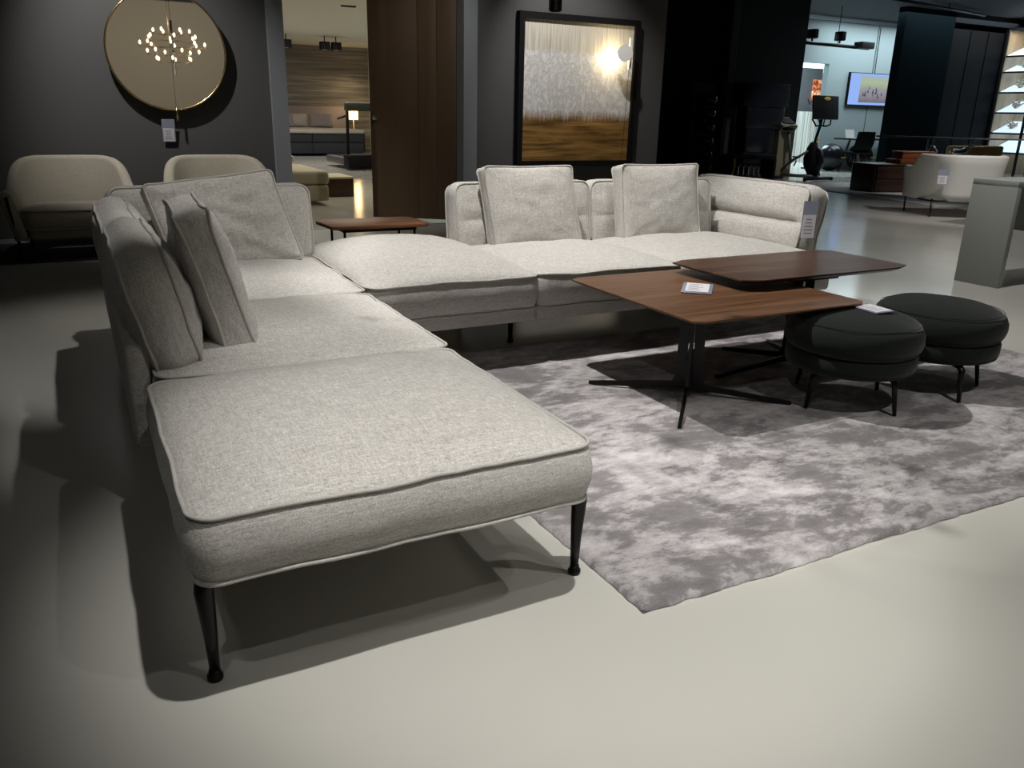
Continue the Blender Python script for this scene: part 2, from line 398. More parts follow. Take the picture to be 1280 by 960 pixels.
# ================================================================== SETTING
H = 3.4
def plane_box(name, lo, hi, m): return struct(box(name, lo, hi, m))
plane_box('floor', (-8, -7, -.2), (34, 26, 0), 'floor')
plane_box('ceiling', (-8, -7, H), (34, 26, H + .15), 'ceil')
plane_box('wall_left', (-6, 8.0, 0), (1.693, 8.2, H), 'charcoal')          # mirror wall left of the opening
plane_box('wall_right', (3.75, 8.0, 0), (6.12, 8.2, H), 'charcoal')        # picture wall
plane_box('wall_side', (-6.2, -6, 0), (-6, 8.2, H), 'charcoal')
plane_box('wall_rear', (-6.2, -6.2, 0), (24, -6, H), 'tan_wall')
plane_box('trim_1', (1.693, 7.94, 0), (1.835, 8.22, H), 'grey_frame')
plane_box('trim_2', (3.60, 7.94, 0), (3.75, 8.22, H), 'grey_frame')
plane_box('baseboard_left', (-6, 7.985, 0), (1.69, 8.0, .035), 'grey_frame')
# bedroom beyond the opening
plane_box('wall_bedroom_back', (1.0, 23.0, 0), (7.55, 23.2, 2.72), 'wallpaper')
plane_box('wall_bedroom_right', (7.55, 10.2, 0), (7.7, 23.2, 2.72), 'white_wall')
plane_box('wall_bedroom_side', (6.12, 8.2, 0), (6.27, 10.2, H), 'black_wall')
plane_box('wall_bedroom_front', (6.12, 10.2, 0), (7.55, 10.35, H), 'black_wall')
plane_box('wall_bedroom_left', (0.4, 8.2, 0), (0.55, 23.2, 2.72), 'tan_wall')
plane_box('ceiling_bedroom', (0.4, 8.2, 2.72), (7.7, 23.2, 2.9), 'ceil_cream')
# dark recess and far walls
plane_box('wall_recess_side', (7.55, 10.2, 2.72), (7.7, 12.9, H), 'black_wall')
plane_box('wall_recess_back', (7.7, 12.9, 0), (11.3, 13.1, H), 'black_wall')
plane_box('trim_3', (11.3, 12.75, 0), (11.47, 13.1, H), 'pillar')
plane_box('wall_middle', (11.47, 12.9, 0), (13.38, 13.1, H), 'dk_wall')
# pale far wall with an opening at its left
plane_box('wall_far', (15.97, 14.6, 0), (24, 14.75, 3.3), 'white_wall')
plane_box('wall_far_top', (13.0, 14.6, 2.38), (15.97, 14.75, 3.3), 'white_wall')
plane_box('trim_4', (17.45, 14.592, 0), (17.465, 14.6, 3.3), 'charcoal')
plane_box('wall_beyond', (13.5, 20.0, 0), (30, 20.2, 3.3), 'white_wall')
# dark partition at right
plane_box('wall_partition', (15.72, 12.5, 0), (17.3, 12.7, H), 'teal_wall')

# oak door standing open, three boards
dr = bpy.data.objects.new('door_1', None); COL.objects.link(dr); dr['kind'] = 'structure'
da = math.atan2(8.624 - 8.10, 2.839 - 3.586); dr.location = (3.60, 8.12, 0); dr.rotation_euler = (0, 0, da)
wd = .915
for i, (a, b) in enumerate(((0, .20), (.203, .40), (.403, wd))):
    bm = bmesh.new(); add_box(bm, ((a + b) / 2, 0, 1.6), (b - a, .045, 3.15), .003); sharp(mk('board', bm, 'door', dr))
bm = bmesh.new(); add_lathe(bm, [(0, 0), (.022, 0), (.022, .01), (.01, .012), (.01, .04), (.02, .045), (.02, .06), (0, .062)], seg=16)
hd_ = mk('door_handle', bm, 'chrome', dr); hd_.location = (wd - .06, .022, 1.05); hd_.rotation_euler = (-PI / 2, 0, 0)
struct(box('threshold', (1.835, 8.03, 0), (3.6, 8.08, .006), 'grey_frame')).name = 'trim_5'

# ================================================================== SOFA
sofa = thing('sectional_sofa', 'large light grey melange fabric L-shaped sectional sofa with piped cushions on black metal legs', 'sofa', (.6, 3.2, 0))
def P(x, y, z): return (x - .6, y - 3.2, z)
def seat(x0, x1, y0, y1, seed, ctop=.055, zt=.42, zb=.275, rc=.05, **k):
    o = cushion('seat_cushion', x1 - x0, y1 - y0, zt - zb, 'sofa', sofa, ctop=ctop, cbot=.004, bulge=.016, rc=rc, seed=seed, wr=.003, wave=.0065, lowwave=.6, n=26, K=20, **k)
    o.location = P((x0 + x1) / 2, (y0 + y1) / 2, (zt + zb) / 2); return o
seat(.105, .972, 1.415, 2.275, 1, .06, .415, .283)
seat(.13, .99, 2.28, 3.15, 2, .05)
seat(.13, 1.0, 3.155, 4.06, 3, .05)
seat(1.02, 1.835, 3.20, 4.38, 4, .10)
seat(1.84, 2.66, 3.20, 4.10, 5, .055)
seat(2.665, 3.62, 3.20, 4.10, 6, .055)
# fabric covered base frames
def base(x0, x1, y0, y1, z0, z1):
    bm = bmesh.new(); add_box(bm, P((x0 + x1) / 2, (y0 + y1) / 2, (z0 + z1) / 2), (x1 - x0, y1 - y0, z1 - z0), .02, seg=3); return sharp(mk('base_frame', bm, 'sofa', sofa), 50)
base(.14, .95, 1.50, 2.3, .235, .272)
base(.12, .97, 2.27, 4.25, .20, .29)
base(1.0, 1.86, 3.25, 4.35, .195, .285)
base(1.85, 3.80, 3.25, 4.32, .195, .285)
# upholstered back rails behind the back cushions
def rail(x0, x1, y0, y1, z0, z1):
    bm = bmesh.new(); add_box(bm, P((x0 + x1) / 2, (y0 + y1) / 2, (z0 + z1) / 2), (x1 - x0, y1 - y0, z1 - z0), .022, seg=3); return sharp(mk('back_rail', bm, 'sofa', sofa), 50)
rail(.06, .125, 2.36, 4.36, .20, .50)
rail(.10, 1.0, 4.28, 4.36, .20, .55)
rail(1.86, 3.80, 4.27, 4.35, .20, .55)
rail(3.80, 3.88, 3.46, 4.35, .20, .50)
# back cushions
def backc(name, w, h, t, loc, rot, seed, **k):
    o = cushion(name, w, h, t, 'sofa', sofa, seed=seed, n=20, K=16, **k); o.location = P(*loc); o.rotation_euler = rot; return o
# left run, facing +x: local X -> world y, local Y -> up, local Z -> +x
def facing(n, up):  # rotation so that local Z -> n, local Y -> up
    n = Vector(n).normalized(); up = Vector(up); x = up.cross(n).normalized(); y = n.cross(x)
    return Matrix((x, y, n)).transposed().to_euler()
RL = facing((1, 0, .22), (0, 0, 1)); RB = facing((0, -1, .14), (0, 0, 1))
backc('back_cushion', .82, .335, .115, (.165, 2.755, .577), RL, 11, ctop=.055, cbot=.05, bulge=.022, rc=.06, wr=.007, wave=.007, groove=())
backc('back_cushion', .86, .33, .115, (.155, 3.605, .567), RL, 12, ctop=.05, cbot=.045, bulge=.02, rc=.06, wr=.006, wave=.007, groove=())
backc('back_cushion', .90, .37, .14, (.575, 4.17, .575), RB, 13, ctop=.035, cbot=.03, bulge=.015, rc=.05, wr=.004, wave=.005, groove=())
backc('back_cushion', .85, .36, .14, (2.245, 4.165, .57), RB, 14, ctop=.03, cbot=.02, bulge=.015, rc=.05, wr=.004, wave=.005, groove=(-.1,), gdepth=.004)
backc('back_cushion', .90, .36, .14, (3.135, 4.165, .57), RB, 15, ctop=.03, cbot=.02, bulge=.015, rc=.05, wr=.004, wave=.005, groove=(-.1,), gdepth=.004)
RA = facing((-1, 0, .18), (0, 0, 1))
ac = backc('arm_cushion', .98, .38, .15, (3.76, 3.90, .565), RA, 16, ctop=.04, cbot=.05, bulge=.02, rc=.05, wr=.004, wave=.008, groove=(-.08,), gdepth=.024)
# legs
def sofa_leg(x, y, sx, sy, hz=.27):
    bm = bmesh.new()
    pts = [(-.10 * sx, .03 * sy, hz - .03), (-.06 * sx, .02 * sy, hz - .022), (-.02 * sx, .006 * sy, hz - .016), (0, 0, hz - .03), (.004 * sx, 0, hz - .06), (.002 * sx, 0, hz * .6), (0, 0, .1), (-.001 * sx, 0, .022)]
    add_tube(bm, pts, [.016, .017, .019, .0205, .020, .0175, .0135, .0105], 14)
    add_lathe(bm, [(0, 0), (.015, 0), (.0165, .004), (.0165, .012), (.012, .017), (.012, .024), (0, .024)], seg=20)
    o = mk('leg', bm, 'black', sofa); o.location = P(x, y, 0); return o
sofa_leg(.128, 1.519, -1, 1); sofa_leg(1.018, 1.546, 1, 1)
for x, y, sx in ((.16, 4.2, -1), (1.25, 3.5, 1), (1.25, 4.2, 1), (1.9, 3.6, 1), (1.9, 4.25, 1), (3.74, 3.38, 1), (3.74, 4.25, 1), (.2, 2.9, -1), (.92, 2.9, 1)): sofa_leg(x, y, sx, 1, .25)

# loose throw cushions
def throw(label, w, h, t, loc, n, up, seed, **k):
    kw = dict(ctop=.035, cbot=.035, bulge=.006, rc=.022, wr=.0045, wave=.005, pinch=.012, ears=.012, n=20, K=16); kw.update(k)
    o = cushion('throw_cushion', w, h, t, 'sofa', None, seed=seed, **kw); o.location = loc
    o.rotation_euler = facing(n, up); tag(o, label, 'cushion', 'throw cushions on the sofa'); return o
throw('light grey throw cushion at left end of the far sofa run, under the painting', .54, .44, .075, (2.215, 3.985, .632), (0, -1, .20), (0, 0, 1), 21, shear=-.09)
throw('light grey throw cushion with dented top edge, beside the sofa arm', .56, .44, .075, (3.08, 3.985, .634), (0, -1, .20), (0, 0, 1), 22, ears=.02)
throw('crumpled grey throw cushion facing forward in the left corner of the sofa', .56, .42, .085, (.585, 3.93, .615), (.05, -1, .26), (-.10, 0, 1), 23, wr=.013, shear=-.14)
throw('thick boxed grey throw cushion leaning on the left back cushions, seen edge-on', .52, .44, .075, (.345, 2.70, .628), (1, -.05, .27), (0, 0, 1), 24, wr=.008, ctop=.05, cbot=.05, bulge=.004)

# ================================================================== RUG
rx0, rx1, ry0, ry1 = 1.07, 4.2, 1.315, 3.48
bm = bmesh.new(); nx, ny = 200, 140; rows = []
for j in range(ny + 1):
    row = []
    for i in range(nx + 1):
        x = rx0 + (rx1 - rx0) * i / nx; y = ry0 + (ry1 - ry0) * j / ny; e = min(i, nx - i, j, ny - j)
        jx = noise.noise(Vector((x * 30, y * 30, 0))) * .006 + noise.noise(Vector((x * 3, y * 3, 5))) * .006; jy = noise.noise(Vector((x * 30, y * 30, 9))) * .006 + noise.noise(Vector((x * 3, y * 3, 15))) * .006
        z = .016 + noise.noise(Vector((x * 45, y * 45, 3))) * .0016
        if e == 0: z = .002
        elif e == 1: z *= .88
        if e == 1: x += (jx * .7) + (-.010 if i == 1 else .010 if i == nx - 1 else 0); y += jy * .7 + (-.010 if j == 1 else .010 if j == ny - 1 else 0)
        if e == 0: x += jx; y += jy
        row.append(bm.verts.new((x - rx0, y - ry0, z)))
    rows.append(row)
for j in range(ny):
    for i in range(nx): bm.faces.new((rows[j][i], rows[j][i + 1], rows[j + 1][i + 1], rows[j + 1][i]))
rug = mk('area_rug', bm, 'rug', None, loc=(rx0, ry0, 0)); tag(rug, 'large mottled silver grey viscose rug under the coffee tables', 'rug')
RZ = .016

# ================================================================== COFFEE TABLES
def top_poly(x0, x1, y0, y1, cx, cy, c=.05, s=.035):
    p = [(x0 + c, y0), (x1 - c, y0), (x1, y0 + s), (x1, y1 - s), (x1 - c, y1), (x0 + c, y1), (x0, y1 - s), (x0, y0 + s)]
    return [(a - cx, b - cy) for a, b in p]
def tapered_top(parent, poly, zt, th, m):
    bm = bmesh.new(); n = len(poly)
    cx = sum(a for a, b in poly) / n; cy = sum(b for a, b in poly) / n
    def sc(k): return [((a - cx) * k + cx, (b - cy) * k + cy) for a, b in poly]
    R = []
    for k, z in ((.93, zt - th), (1.0, zt - .006), (1.0, zt - .001), (.998, zt)): R.append([bm.verts.new((a, b, z)) for a, b in sc(k)])
    for A, B in zip(R, R[1:]):
        for k in range(n): bm.faces.new((A[k], A[(k + 1) % n], B[(k + 1) % n], B[k]))
    bm.faces.new(R[0][::-1]); bm.faces.new(R[-1]); return sharp(mk('tabletop', bm, m, parent), 20)
def star_arm(parent, ang, ln, hcol, m='black', r0=.012, wcol=.045):
    # one L-shaped blade: column slat above, tapering foot outwards
    pts = [(r0, 0.028), (ln - .03, .0), (ln, .002), (ln, .014), (r0 + wcol + .01, .052), (r0 + wcol, .075), (r0 + wcol * .85, hcol), (r0, hcol)]
    bm = bmesh.new(); t = .007
    for s in (-1, 1): pass
    A = [bm.verts.new((x, -t, z)) for x, z in pts]; B = [bm.verts.new((x, t, z)) for x, z in pts]
    n = len(pts); bm.faces.new(A[::-1]); bm.faces.new(B)
    for k in range(n): bm.faces.new((A[k], A[(k + 1) % n], B[(k + 1) % n], B[k]))
    o = mk('leg_blade', bm, m, parent, smooth=False); o.rotation_euler = (0, 0, ang); o.location = (0, 0, RZ + .001); return o
t1 = thing('coffee_table', 'lower walnut coffee table with card on top and black star base', 'coffee table', (2.18, 2.52, 0), 0)
tapered_top(t1, top_poly(1.935, 2.835, 2.215, 3.115, 2.18, 2.52, .045, .03), .42, .02, 'walnut')
for a in (137, 317, 227, 47): star_arm(t1, math.radians(a), .42, .385)
bm = bmesh.new(); add_box(bm, (0, 0, .392), (.30, .30, .014), .002); sharp(mk('top_plate', bm, 'black', t1))
t2 = thing('coffee_table', 'higher narrow dark walnut coffee table overlapping the lower one', 'coffee table', (2.93, 2.66, 0), 0)
tapered_top(t2, top_poly(2.475, 3.53, 2.545, 3.09, 2.93, 2.66, .09, .04), .47, .02, 'walnut2')
for a, ln in ((182, .49), (-44, .33), (62, .40), (112, .36)): star_arm(t2, math.radians(a), ln, .435)
bm = bmesh.new(); add_box(bm, (0, .06, .442), (.30, .26, .014), .002); sharp(mk('top_plate', bm, 'black', t2))
# side table behind the sofa corner
t3 = thing('side_table', 'small walnut side table with black frame behind the sofa corner', 'side table', (1.60, 4.88, 0), 0)
prism('tabletop', [(-.30, -.16), (-.27, -.185), (.27, -.185), (.32, -.13), (.30, .16), (.26, .185), (-.24, .185), (-.32, .13)], .455, .475, 'walnut3', t3, .003)
for x in (-.22, .22):
    for y in (-.14, .14): tube('leg', [(x, y, 0), (x, y, .445)], .008, 'black', t3, 8)
bm = bmesh.new()
for y in (-.14, .14): add_box(bm, (0, y, .445), (.46, .016, .02))
for x in (-.22, .22): add_box(bm, (x, 0, .445), (.016, .28, .02))
mk('top_frame', bm, 'black', t3, False)

# ================================================================== STOOLS
def stool(label, cx, cy, feet):
    r = thing('round_stool', label, 'stool', (cx, cy, 0), 0)
    prof = [(0, .245), (.22, .245), (.252, .250), (.262, .268), (.269, .295), (.267, .325), (.256, .350), (.235, .368), (.20, .384), (.14, .395), (.07, .400), (0, .401)]
    o = lathe('cushion', prof, 'green', r, seg=56)
    for v in o.data.vertices: v.co.z += .006 * noise.noise(v.co * 6 + Vector((cx * 9, 0, 0)))
    ring = [(.272 * math.cos(a * PI / 28), .272 * math.sin(a * PI / 28), .335 + .004 * math.sin(a * .5)) for a in range(56)]
    tube('seam', [Vector((0.245 * math.cos(a), 0.245 * math.sin(a), .3655)) for a in [k * PI / 28 for k in range(56)]], .0014, 'green', o, 5, True)
    lathe('seat_ring', [(0, .168), (.235, .168), (.25, .175), (.256, .20), (.256, .235), (.248, .244), (0, .244)], 'green', r, seg=56)
    for fx, fy in feet:
        d = Vector((fx - cx, fy - cy, 0)); u = d.normalized(); k = d.length; s = Vector((-u.y, u.x, 0))
        bm = bmesh.new()
        pts = [u * (k - .13) + Vector((0, 0, .160)), u * (k - .04) + Vector((0, 0, .160)), u * (k - .022) + Vector((0, 0, .150)), u * (k - .02) + Vector((0, 0, .135)), u * k + Vector((0, 0, RZ + .002))]
        add_tube(bm, pts, [.013, .014, .015, .013, .009], 8, flat=.8); mk('leg', bm, 'black', r)
    return r
stool('dark green upholstered round stool half under the walnut coffee table', 2.75, 2.2, [(2.772, 1.964), (2.513, 2.181), (2.983, 2.22), (2.723, 2.431)])
stool('dark green upholstered round stool standing clear on the right of the other', 3.285, 2.20, [(3.164, 1.96), (3.452, 2.071), (3.42, 2.40), (3.13, 2.30)])

# ================================================================== PRICE CARDS
def card(label, pts4, z, holder=True, name='price_card'):
    c = sum((Vector(p) for p in pts4), Vector((0, 0))) / 4; r = thing(name, label, 'price card', (c.x, c.y, z), 0)
    q = [(p[0] - c.x, p[1] - c.y) for p in pts4]
    prism('holder', q, 0, .004, 'acrylic', r)
    def lerp(a, b): # bilinear on quad
        p0, p1, p2, p3 = [Vector(v) for v in q]; return (p0.lerp(p1, a)).lerp(p3.lerp(p2, a), b)
    def sub(a0, a1, b0, b1): return [tuple(lerp(a0, b0)), tuple(lerp(a1, b0)), tuple(lerp(a1, b1)), tuple(lerp(a0, b1))]
    return r, sub
r, sub = card('small white price card in clear holder lying on lower coffee table', [(2.215, 2.66), (2.31, 2.575), (2.46, 2.735), (2.37, 2.83)], .4205)
prism('paper', sub(.12, .88, .12, .95), .004, .0055, 'paper', r)
bm = bmesh.new()
for k in range(5):
    b = .25 + k * .13; s_ = sub(.2, .2 + random.uniform(.3, .6), b, b + .03); bm.faces.new([bm.verts.new((x, y, .0058)) for x, y in s_])
mk('print', bm, 'ink', r, False)
r, sub = card('price card in blue-grey holder lying on the nearer dark green stool', [(2.745, 2.10), (2.85, 2.10), (2.875, 2.31), (2.765, 2.31)], .4045)
prism('paper', sub(.08, .92, .04, .6), .004, .0055, 'paper', r)
bm = bmesh.new()
for k in range(4): s_ = sub(.2, .2 + random.uniform(.3, .6), .15 + k * .1, .17 + k * .1); bm.faces.new([bm.verts.new((x, y, .0058)) for x, y in s_])
mk('print', bm, 'ink', r, False)
def wall_tag(name, label, loc, nrm, w, h, frac=.58, up=(0, 0, 1)):
    r = thing(name, label, 'price tag', loc); r.rotation_euler = facing(nrm, up)
    bm = bmesh.new(); add_box(bm, (0, 0, 0), (w, h, .003)); mk('holder', bm, 'acrylic', r, False)
    bm = bmesh.new(); add_box(bm, (0, -h * (1 - frac) / 2 + .002, .0026), (w * .86, h * frac, .0015)); mk('paper', bm, 'paper', r, False)
    bm = bmesh.new()
    for k in range(5): 
        y = -h * (1 - frac) / 2 + h * frac * (.32 - k * .15); l = w * random.uniform(.35, .65); add_box(bm, (-w * .05, y, .0036), (l, .004, .0004))
    mk('print', bm, 'ink', r, False); return r
wall_tag('price_tag', 'white price tag in clear holder on dark wall below the round mirror', (.79, 7.96, .92), (0, -1, -.15), .105, .19)
wall_tag('price_tag', 'pale price tag hanging on the front end of the sofa arm', (3.70, 3.375, .585), (-.35, -1, .0), .09, .21, .62)

# ================================================================== MIRROR, PAINTING, LAMPS
mr = thing('wall_mirror', 'large round bronze-tinted mirror in thin brass rim on charcoal wall', 'mirror', (.84, 7.93, 1.565))
def disc(name, r, t, m, parent, y=0, seg=96):
    bm = bmesh.new(); add_lathe(bm, [(0, 0), (r, 0), (r, t), (0, t)], seg=seg); o = mk(name, bm, m, parent, True); sharp(o, 30); o.rotation_euler = (PI / 2, 0, 0); o.location = (0, y, 0); return o
disc('mirror_glass', .468, .008, 'mirror', mr)
tube('rim', [(.472 * math.cos(k * PI / 48), -.004, .472 * math.sin(k * PI / 48)) for k in range(96)], .009, 'brass', mr, 8, True)
tube('cord', [(.028, -.014, .46), (.028, -.014, -.46)], .0014, 'brass', mr, 6)
tube('hanging_rod', [(.028, -.018, -.445), (.028, -.018, -.565)], .009, 'brass', mr, 12)
tube('wall_spacer', [(0, .012, 0), (0, .068, 0)], .05, 'blackmatte', mr, 12)
# chandelier that the mirror reflects
ch = thing('chandelier', 'brass chandelier of candle bulbs reflected in the round mirror', 'chandelier', (1.5, 2.5, 0))
tube('cord', [(0, 0, 2.27), (0, 0, H)], .003, 'blackmatte', ch, 6)
tube('stem', [(0, 0, 1.55), (0, 0, 2.27)], .016, 'chrome', ch, 12)
TIERS = [(2.08, .24, 6), (2.0, .34, 6), (1.91, .43, 8), (1.81, .35, 6), (1.71, .25, 6)]
for q, (z, L_, cnt) in enumerate(TIERS):
  for k in range(cnt):
    a = k * 2 * PI / cnt + .4 * q + .15
    p = Vector((math.cos(a) * L_, math.sin(a) * L_, z))
    arm = tube('arm', [(math.cos(a) * .015, math.sin(a) * .015, z), p], .0035, 'brass', ch, 6)
    bm = bmesh.new(); add_lathe(bm, [(0, .0), (.008, .0), (.008, .03), (0, .03)], (p.x, p.y, p.z), 8); mk('socket', bm, 'brass', arm)
    bm = bmesh.new(); add_lathe(bm, [(0, .03), (.010, .036), (.015, .052), (.012, .07), (0, .085)], (p.x, p.y, p.z), 10); mk('bulb', bm, 'glow', arm)
# painting
pt = thing('framed_painting', 'large abstract painting, white above ochre gold, in black frame', 'painting', (4.96, 7.99, .585))
PW, PH = 1.50, 1.53
bm = bmesh.new()
for c, s in (((0, -.04, .03), (PW, .08, .06)), ((0, -.04, PH - .03), (PW, .08, .06)), ((-PW / 2 + .03, -.04, PH / 2), (.06, .08, PH - .12)), ((PW / 2 - .03, -.04, PH / 2), (.06, .08, PH - .12))): add_box(bm, c, s)
mk('frame', bm, 'blackmatte', pt, False)
cv = box('canvas', (-PW / 2 + .05, -.045, .05), (PW / 2 - .05, -.02, PH - .05), 'painting', pt)
for v in cv.data.vertices: v.co.z += (PH - .1) / 2
cv.location.z = .05
# black cylindrical ceiling lamp above the painting
cl = thing('pendant_lamp', 'black glossy cylinder pendant lamp hanging above the painting', 'lamp', (3.62, 6.20, 0))
lathe('cylinder_shade', [(.042, 1.918), (.052, 1.913), (.054, 1.918), (.054, 2.30), (0, 2.31)], 'gloss', cl, seg=28)
tube('cord', [(0, 0, 2.30), (0, 0, H)], .004, 'blackmatte', cl, 6)
# disc wall lamp in front of painting
wl = thing('disc_wall_lamp', 'white disc lamp on slim white bar glowing before the painting', 'lamp', (5.47, 7.75, 1.76))
box('bar', (-.012, -.015, -.16), (.020, .015, .16), 'white', wl, .004)
d = disc('disc_shade', .085, .012, 'white', wl, 0, 48); d.location = (-.085, -.03, .0); d.rotation_euler = facing((-.25, -1, .0), (0, 0, 1))
bm = bmesh.new(); bmesh.ops.create_uvsphere(bm, u_segments=20, v_segments=12, radius=.035); b_ = mk('bulb', bm, mat('bright_bulb', (1, .9, .7), emit=(1, .82, .5), es=35), wl); b_.location = (-.115, .045, -.035)
tube('stem', [(0, .015, 0), (0, .155, 0)], .006, 'white', wl, 8)
tube('cable', [(.0, .0, -.16), (-.004, .01, -.6), (-.02, .02, -1.2), (-.03, .03, -1.755)], .0022, 'blackmatte', wl, 6)
pl = bpy.data.lights.new('wall_lamp_light', 'POINT'); pl.energy = 1.6; pl.color = (1, .80, .45); pl.shadow_soft_size = .03
plo = bpy.data.objects.new('wall_lamp_light', pl); LIGHTS.objects.link(plo); plo.location = (5.35, 7.84, 1.72)

# ================================================================== ARMCHAIRS (tub shells)
def tub(name, label, cat, loc, rz, W=.86, D=.74, zb=.15, seat_z=.36, zback=.72, zarm=.50, m='beige', legm='black', th=.085, flare=.10, piping=None, kk=.52, kw=.46, group=None):
    r = thing(name, label, cat, loc, rz, group)
    n = 40; rings = []; path = []
    hw = W / 2 - th * .5 - flare * .35
    for i in range(n + 1):
        t = i / n; a = -PI * .5 + t * PI            # -90..90 deg around the back (+y is the back)
        # front-left -> back -> front-right; U with straight arms
        ex = 0.55
        x = hw * math.copysign(abs(math.sin(a)) ** ex, math.sin(a)); y = D * .5 - D * .92 * (1 - abs(math.cos(a)) ** .9) + 0
        if i in (0, n): y = -D * .42
        k = abs(math.cos(a)) ** .9
        s = min(1, max(0, (k - kk) / kw)); s = s * s * (3 - 2 * s)
        zt = zarm + (zback - zarm) * s
        path.append((Vector((x, y, 0)), zt))
    for i, (p, zt) in enumerate(path):
        a = path[max(0, i - 1)][0]; b = path[min(n, i + 1)][0]; tn = (b - a).normalized(); out = Vector((-tn.y, tn.x, 0))
        if out.dot(p) < 0: out = -out
        ring = []
        hh = zt - zb; S_ = 7
        prof = []
        for k in range(S_): s = k / (S_ - 1); prof.append((th * .5 + flare * (s ** 1.3) * hh / .5, zb + s * (hh - th * .4)))
        for k in range(1, 6): q = PI * k / 6; prof.append((th * .5 * math.cos(q) + flare * hh / .5, zt - th * .4 + th * .4 * math.sin(q)))
        for k in range(S_): s = 1 - k / (S_ - 1); prof.append((-th * .5 + flare * (s ** 1.3) * hh / .5, zb + s * (hh - th * .4)))
        for o_, z in prof: ring.append(p + out * o_ + Vector((0, 0, z)))
        rings.append(ring)
    sh = loft('shell', rings, m, r)
    c = cushion('seat_cushion', W - th * 2.4, D * .72, .13, m, r, ctop=.035, cbot=.0, bulge=.01, rc=.09, seed=loc[0], wr=.002, wave=.002, pm=m, piping=True, n=8, K=8)
    c.location = (0, -D * .09, seat_z - .065)
    box('seat_base', (-W / 2 + th * 1.5, -D * .40, zb), (W / 2 - th * 1.5, D * .12, seat_z - .12), m, r, .03, 3)
    for sx in (-1, 1):
        tube('leg', [(sx * (W / 2 - .02), -D * .42, zarm - .03), (sx * (W / 2 - .055), -D * .40, zb), (sx * (W / 2 - .06), -D * .39, 0)], .011, legm, r, 8)
        tube('leg', [(sx * (W / 2 - .12), D * .36, zb + .02), (sx * (W / 2 - .11), D * .42, 0)], .011, legm, r, 8)
    return r
tub('armchair', 'beige fabric tub armchair against the dark wall at far left', 'armchair', (-.02, 7.28, .007), 0, W=.90)
tub('armchair', 'beige tub armchair below the round mirror, mostly hidden behind the sofa', 'armchair', (1.10, 7.28, .007), 0, W=.90)
dk = box('dark_carpet', (-3.5, 6.9, 0), (1.6, 7.95, .006), 'darkrug'); tag(dk, 'dark flat carpet strip under the beige armchairs along the wall', 'rug')
wch = tub('armchair', 'white leather armchair seen from behind, beside the grey console', 'armchair', (10.05, 6.85, 0), math.radians(150), W=1.05, D=.82, zb=.20, seat_z=.42, zback=.76, zarm=.60, m='leather', flare=.05, th=.07, kk=.28, kw=.22)
tube('frame_rail', [(-.46, -.32, .2), (-.47, .25, .2), (-.40, .40, .2), (.40, .40, .2), (.47, .25, .2), (.46, -.32, .2)], .012, 'black', wch, 8)
wt = wall_tag('price_tag', 'white price tag stuck to the side of the white leather armchair', (9.44, 6.62, .50), (-1, -.75, .1), .12, .17)

# ================================================================== BEDROOM BEYOND THE OPENING
bd = thing('double_bed', 'wide dark boxspring bed with pale mattress below striped wallpaper', 'bed', (5.55, 21.9, 0))
for i in (0, 1):
    box('bed_base', (-1.45 + i * 1.31, -.9, .06), (-.15 + i * 1.31, .95, .32), 'boxspring', bd, .02)
    box('mattress', (-1.45 + i * 1.31, -.9, .33), (-.15 + i * 1.31, .95, .54), 'boxspring', bd, .03)
cushion('topper', 2.68, 1.9, .09, 'linen', bd, ctop=.03, cbot=0, bulge=.02, rc=.08, seed=3, wave=.01, n=10, K=8, piping=False).location = (-.14, .02, .59)
bm = bmesh.new(); add_box(bm, (0, 0, 0), (2.9, .10, 1.2), .02); o = mk('headboard', bm, 'linen2', bd); o.location = (-.1, 1.02, .60)
for x, mm in ((4.9, 'linen2'), (5.32, 'linen'), (5.95, 'linen2')):
    o = cushion('bed_pillow', .62, .34, .10, mm, None, ctop=.07, cbot=.05, bulge=.0, rc=.04, seed=x, pinch=.05, n=8, K=8, piping=False); o.location = (x, 22.35 - (.2 if mm == 'linen2' else 0), .83); o.rotation_euler = facing((0, -1, .35), (0, 0, 1))
    tag(o, {4.9: 'mauve pillow at the left on the far bed', 5.32: 'pale linen pillow in the middle of the far bed', 5.95: 'patterned mauve pillow on the bed, nearest the lamp'}[x], 'pillow', 'pillows on the far bed')
ns = thing('nightstand', 'dark nightstand carrying a lit lamp beside the bed', 'nightstand', (6.95, 22.5, 0))
box('body', (-.22, -.2, .05), (.22, .2, .50), 'boxspring', ns, .01); box('tabletop', (-.24, -.22, .50), (.24, .22, .53), 'brown', ns, .004)
box('drawer', (-.20, -.215, .28), (.20, -.2, .47), 'brown', ns, .004)
tl = thing('table_lamp', 'small glowing square table lamp on the bedside nightstand', 'lamp', (6.9, 22.4, .53))
lathe('lamp_base', [(0, 0), (.07, 0), (.07, .02), (.012, .03), (.012, .36), (0, .36)], 'brass', tl, seg=16)
box('lamp_shade', (-.10, -.10, .34), (.10, .10, .60), 'shade', tl, .01)
l = bpy.data.lights.new('table_lamp_light', 'POINT'); l.energy = 7; l.color = (1, .68, .32); l.shadow_soft_size = .1; lo = bpy.data.objects.new('table_lamp_light', l); LIGHTS.objects.link(lo); lo.location = (6.9, 22.2, 1.25)
bb = box('bed_rug', (3.6, 20.4, 0), (7.2, 20.9, .01), 'grey_frame'); tag(bb, 'blue-grey strip of carpet in front of the far bed', 'rug')
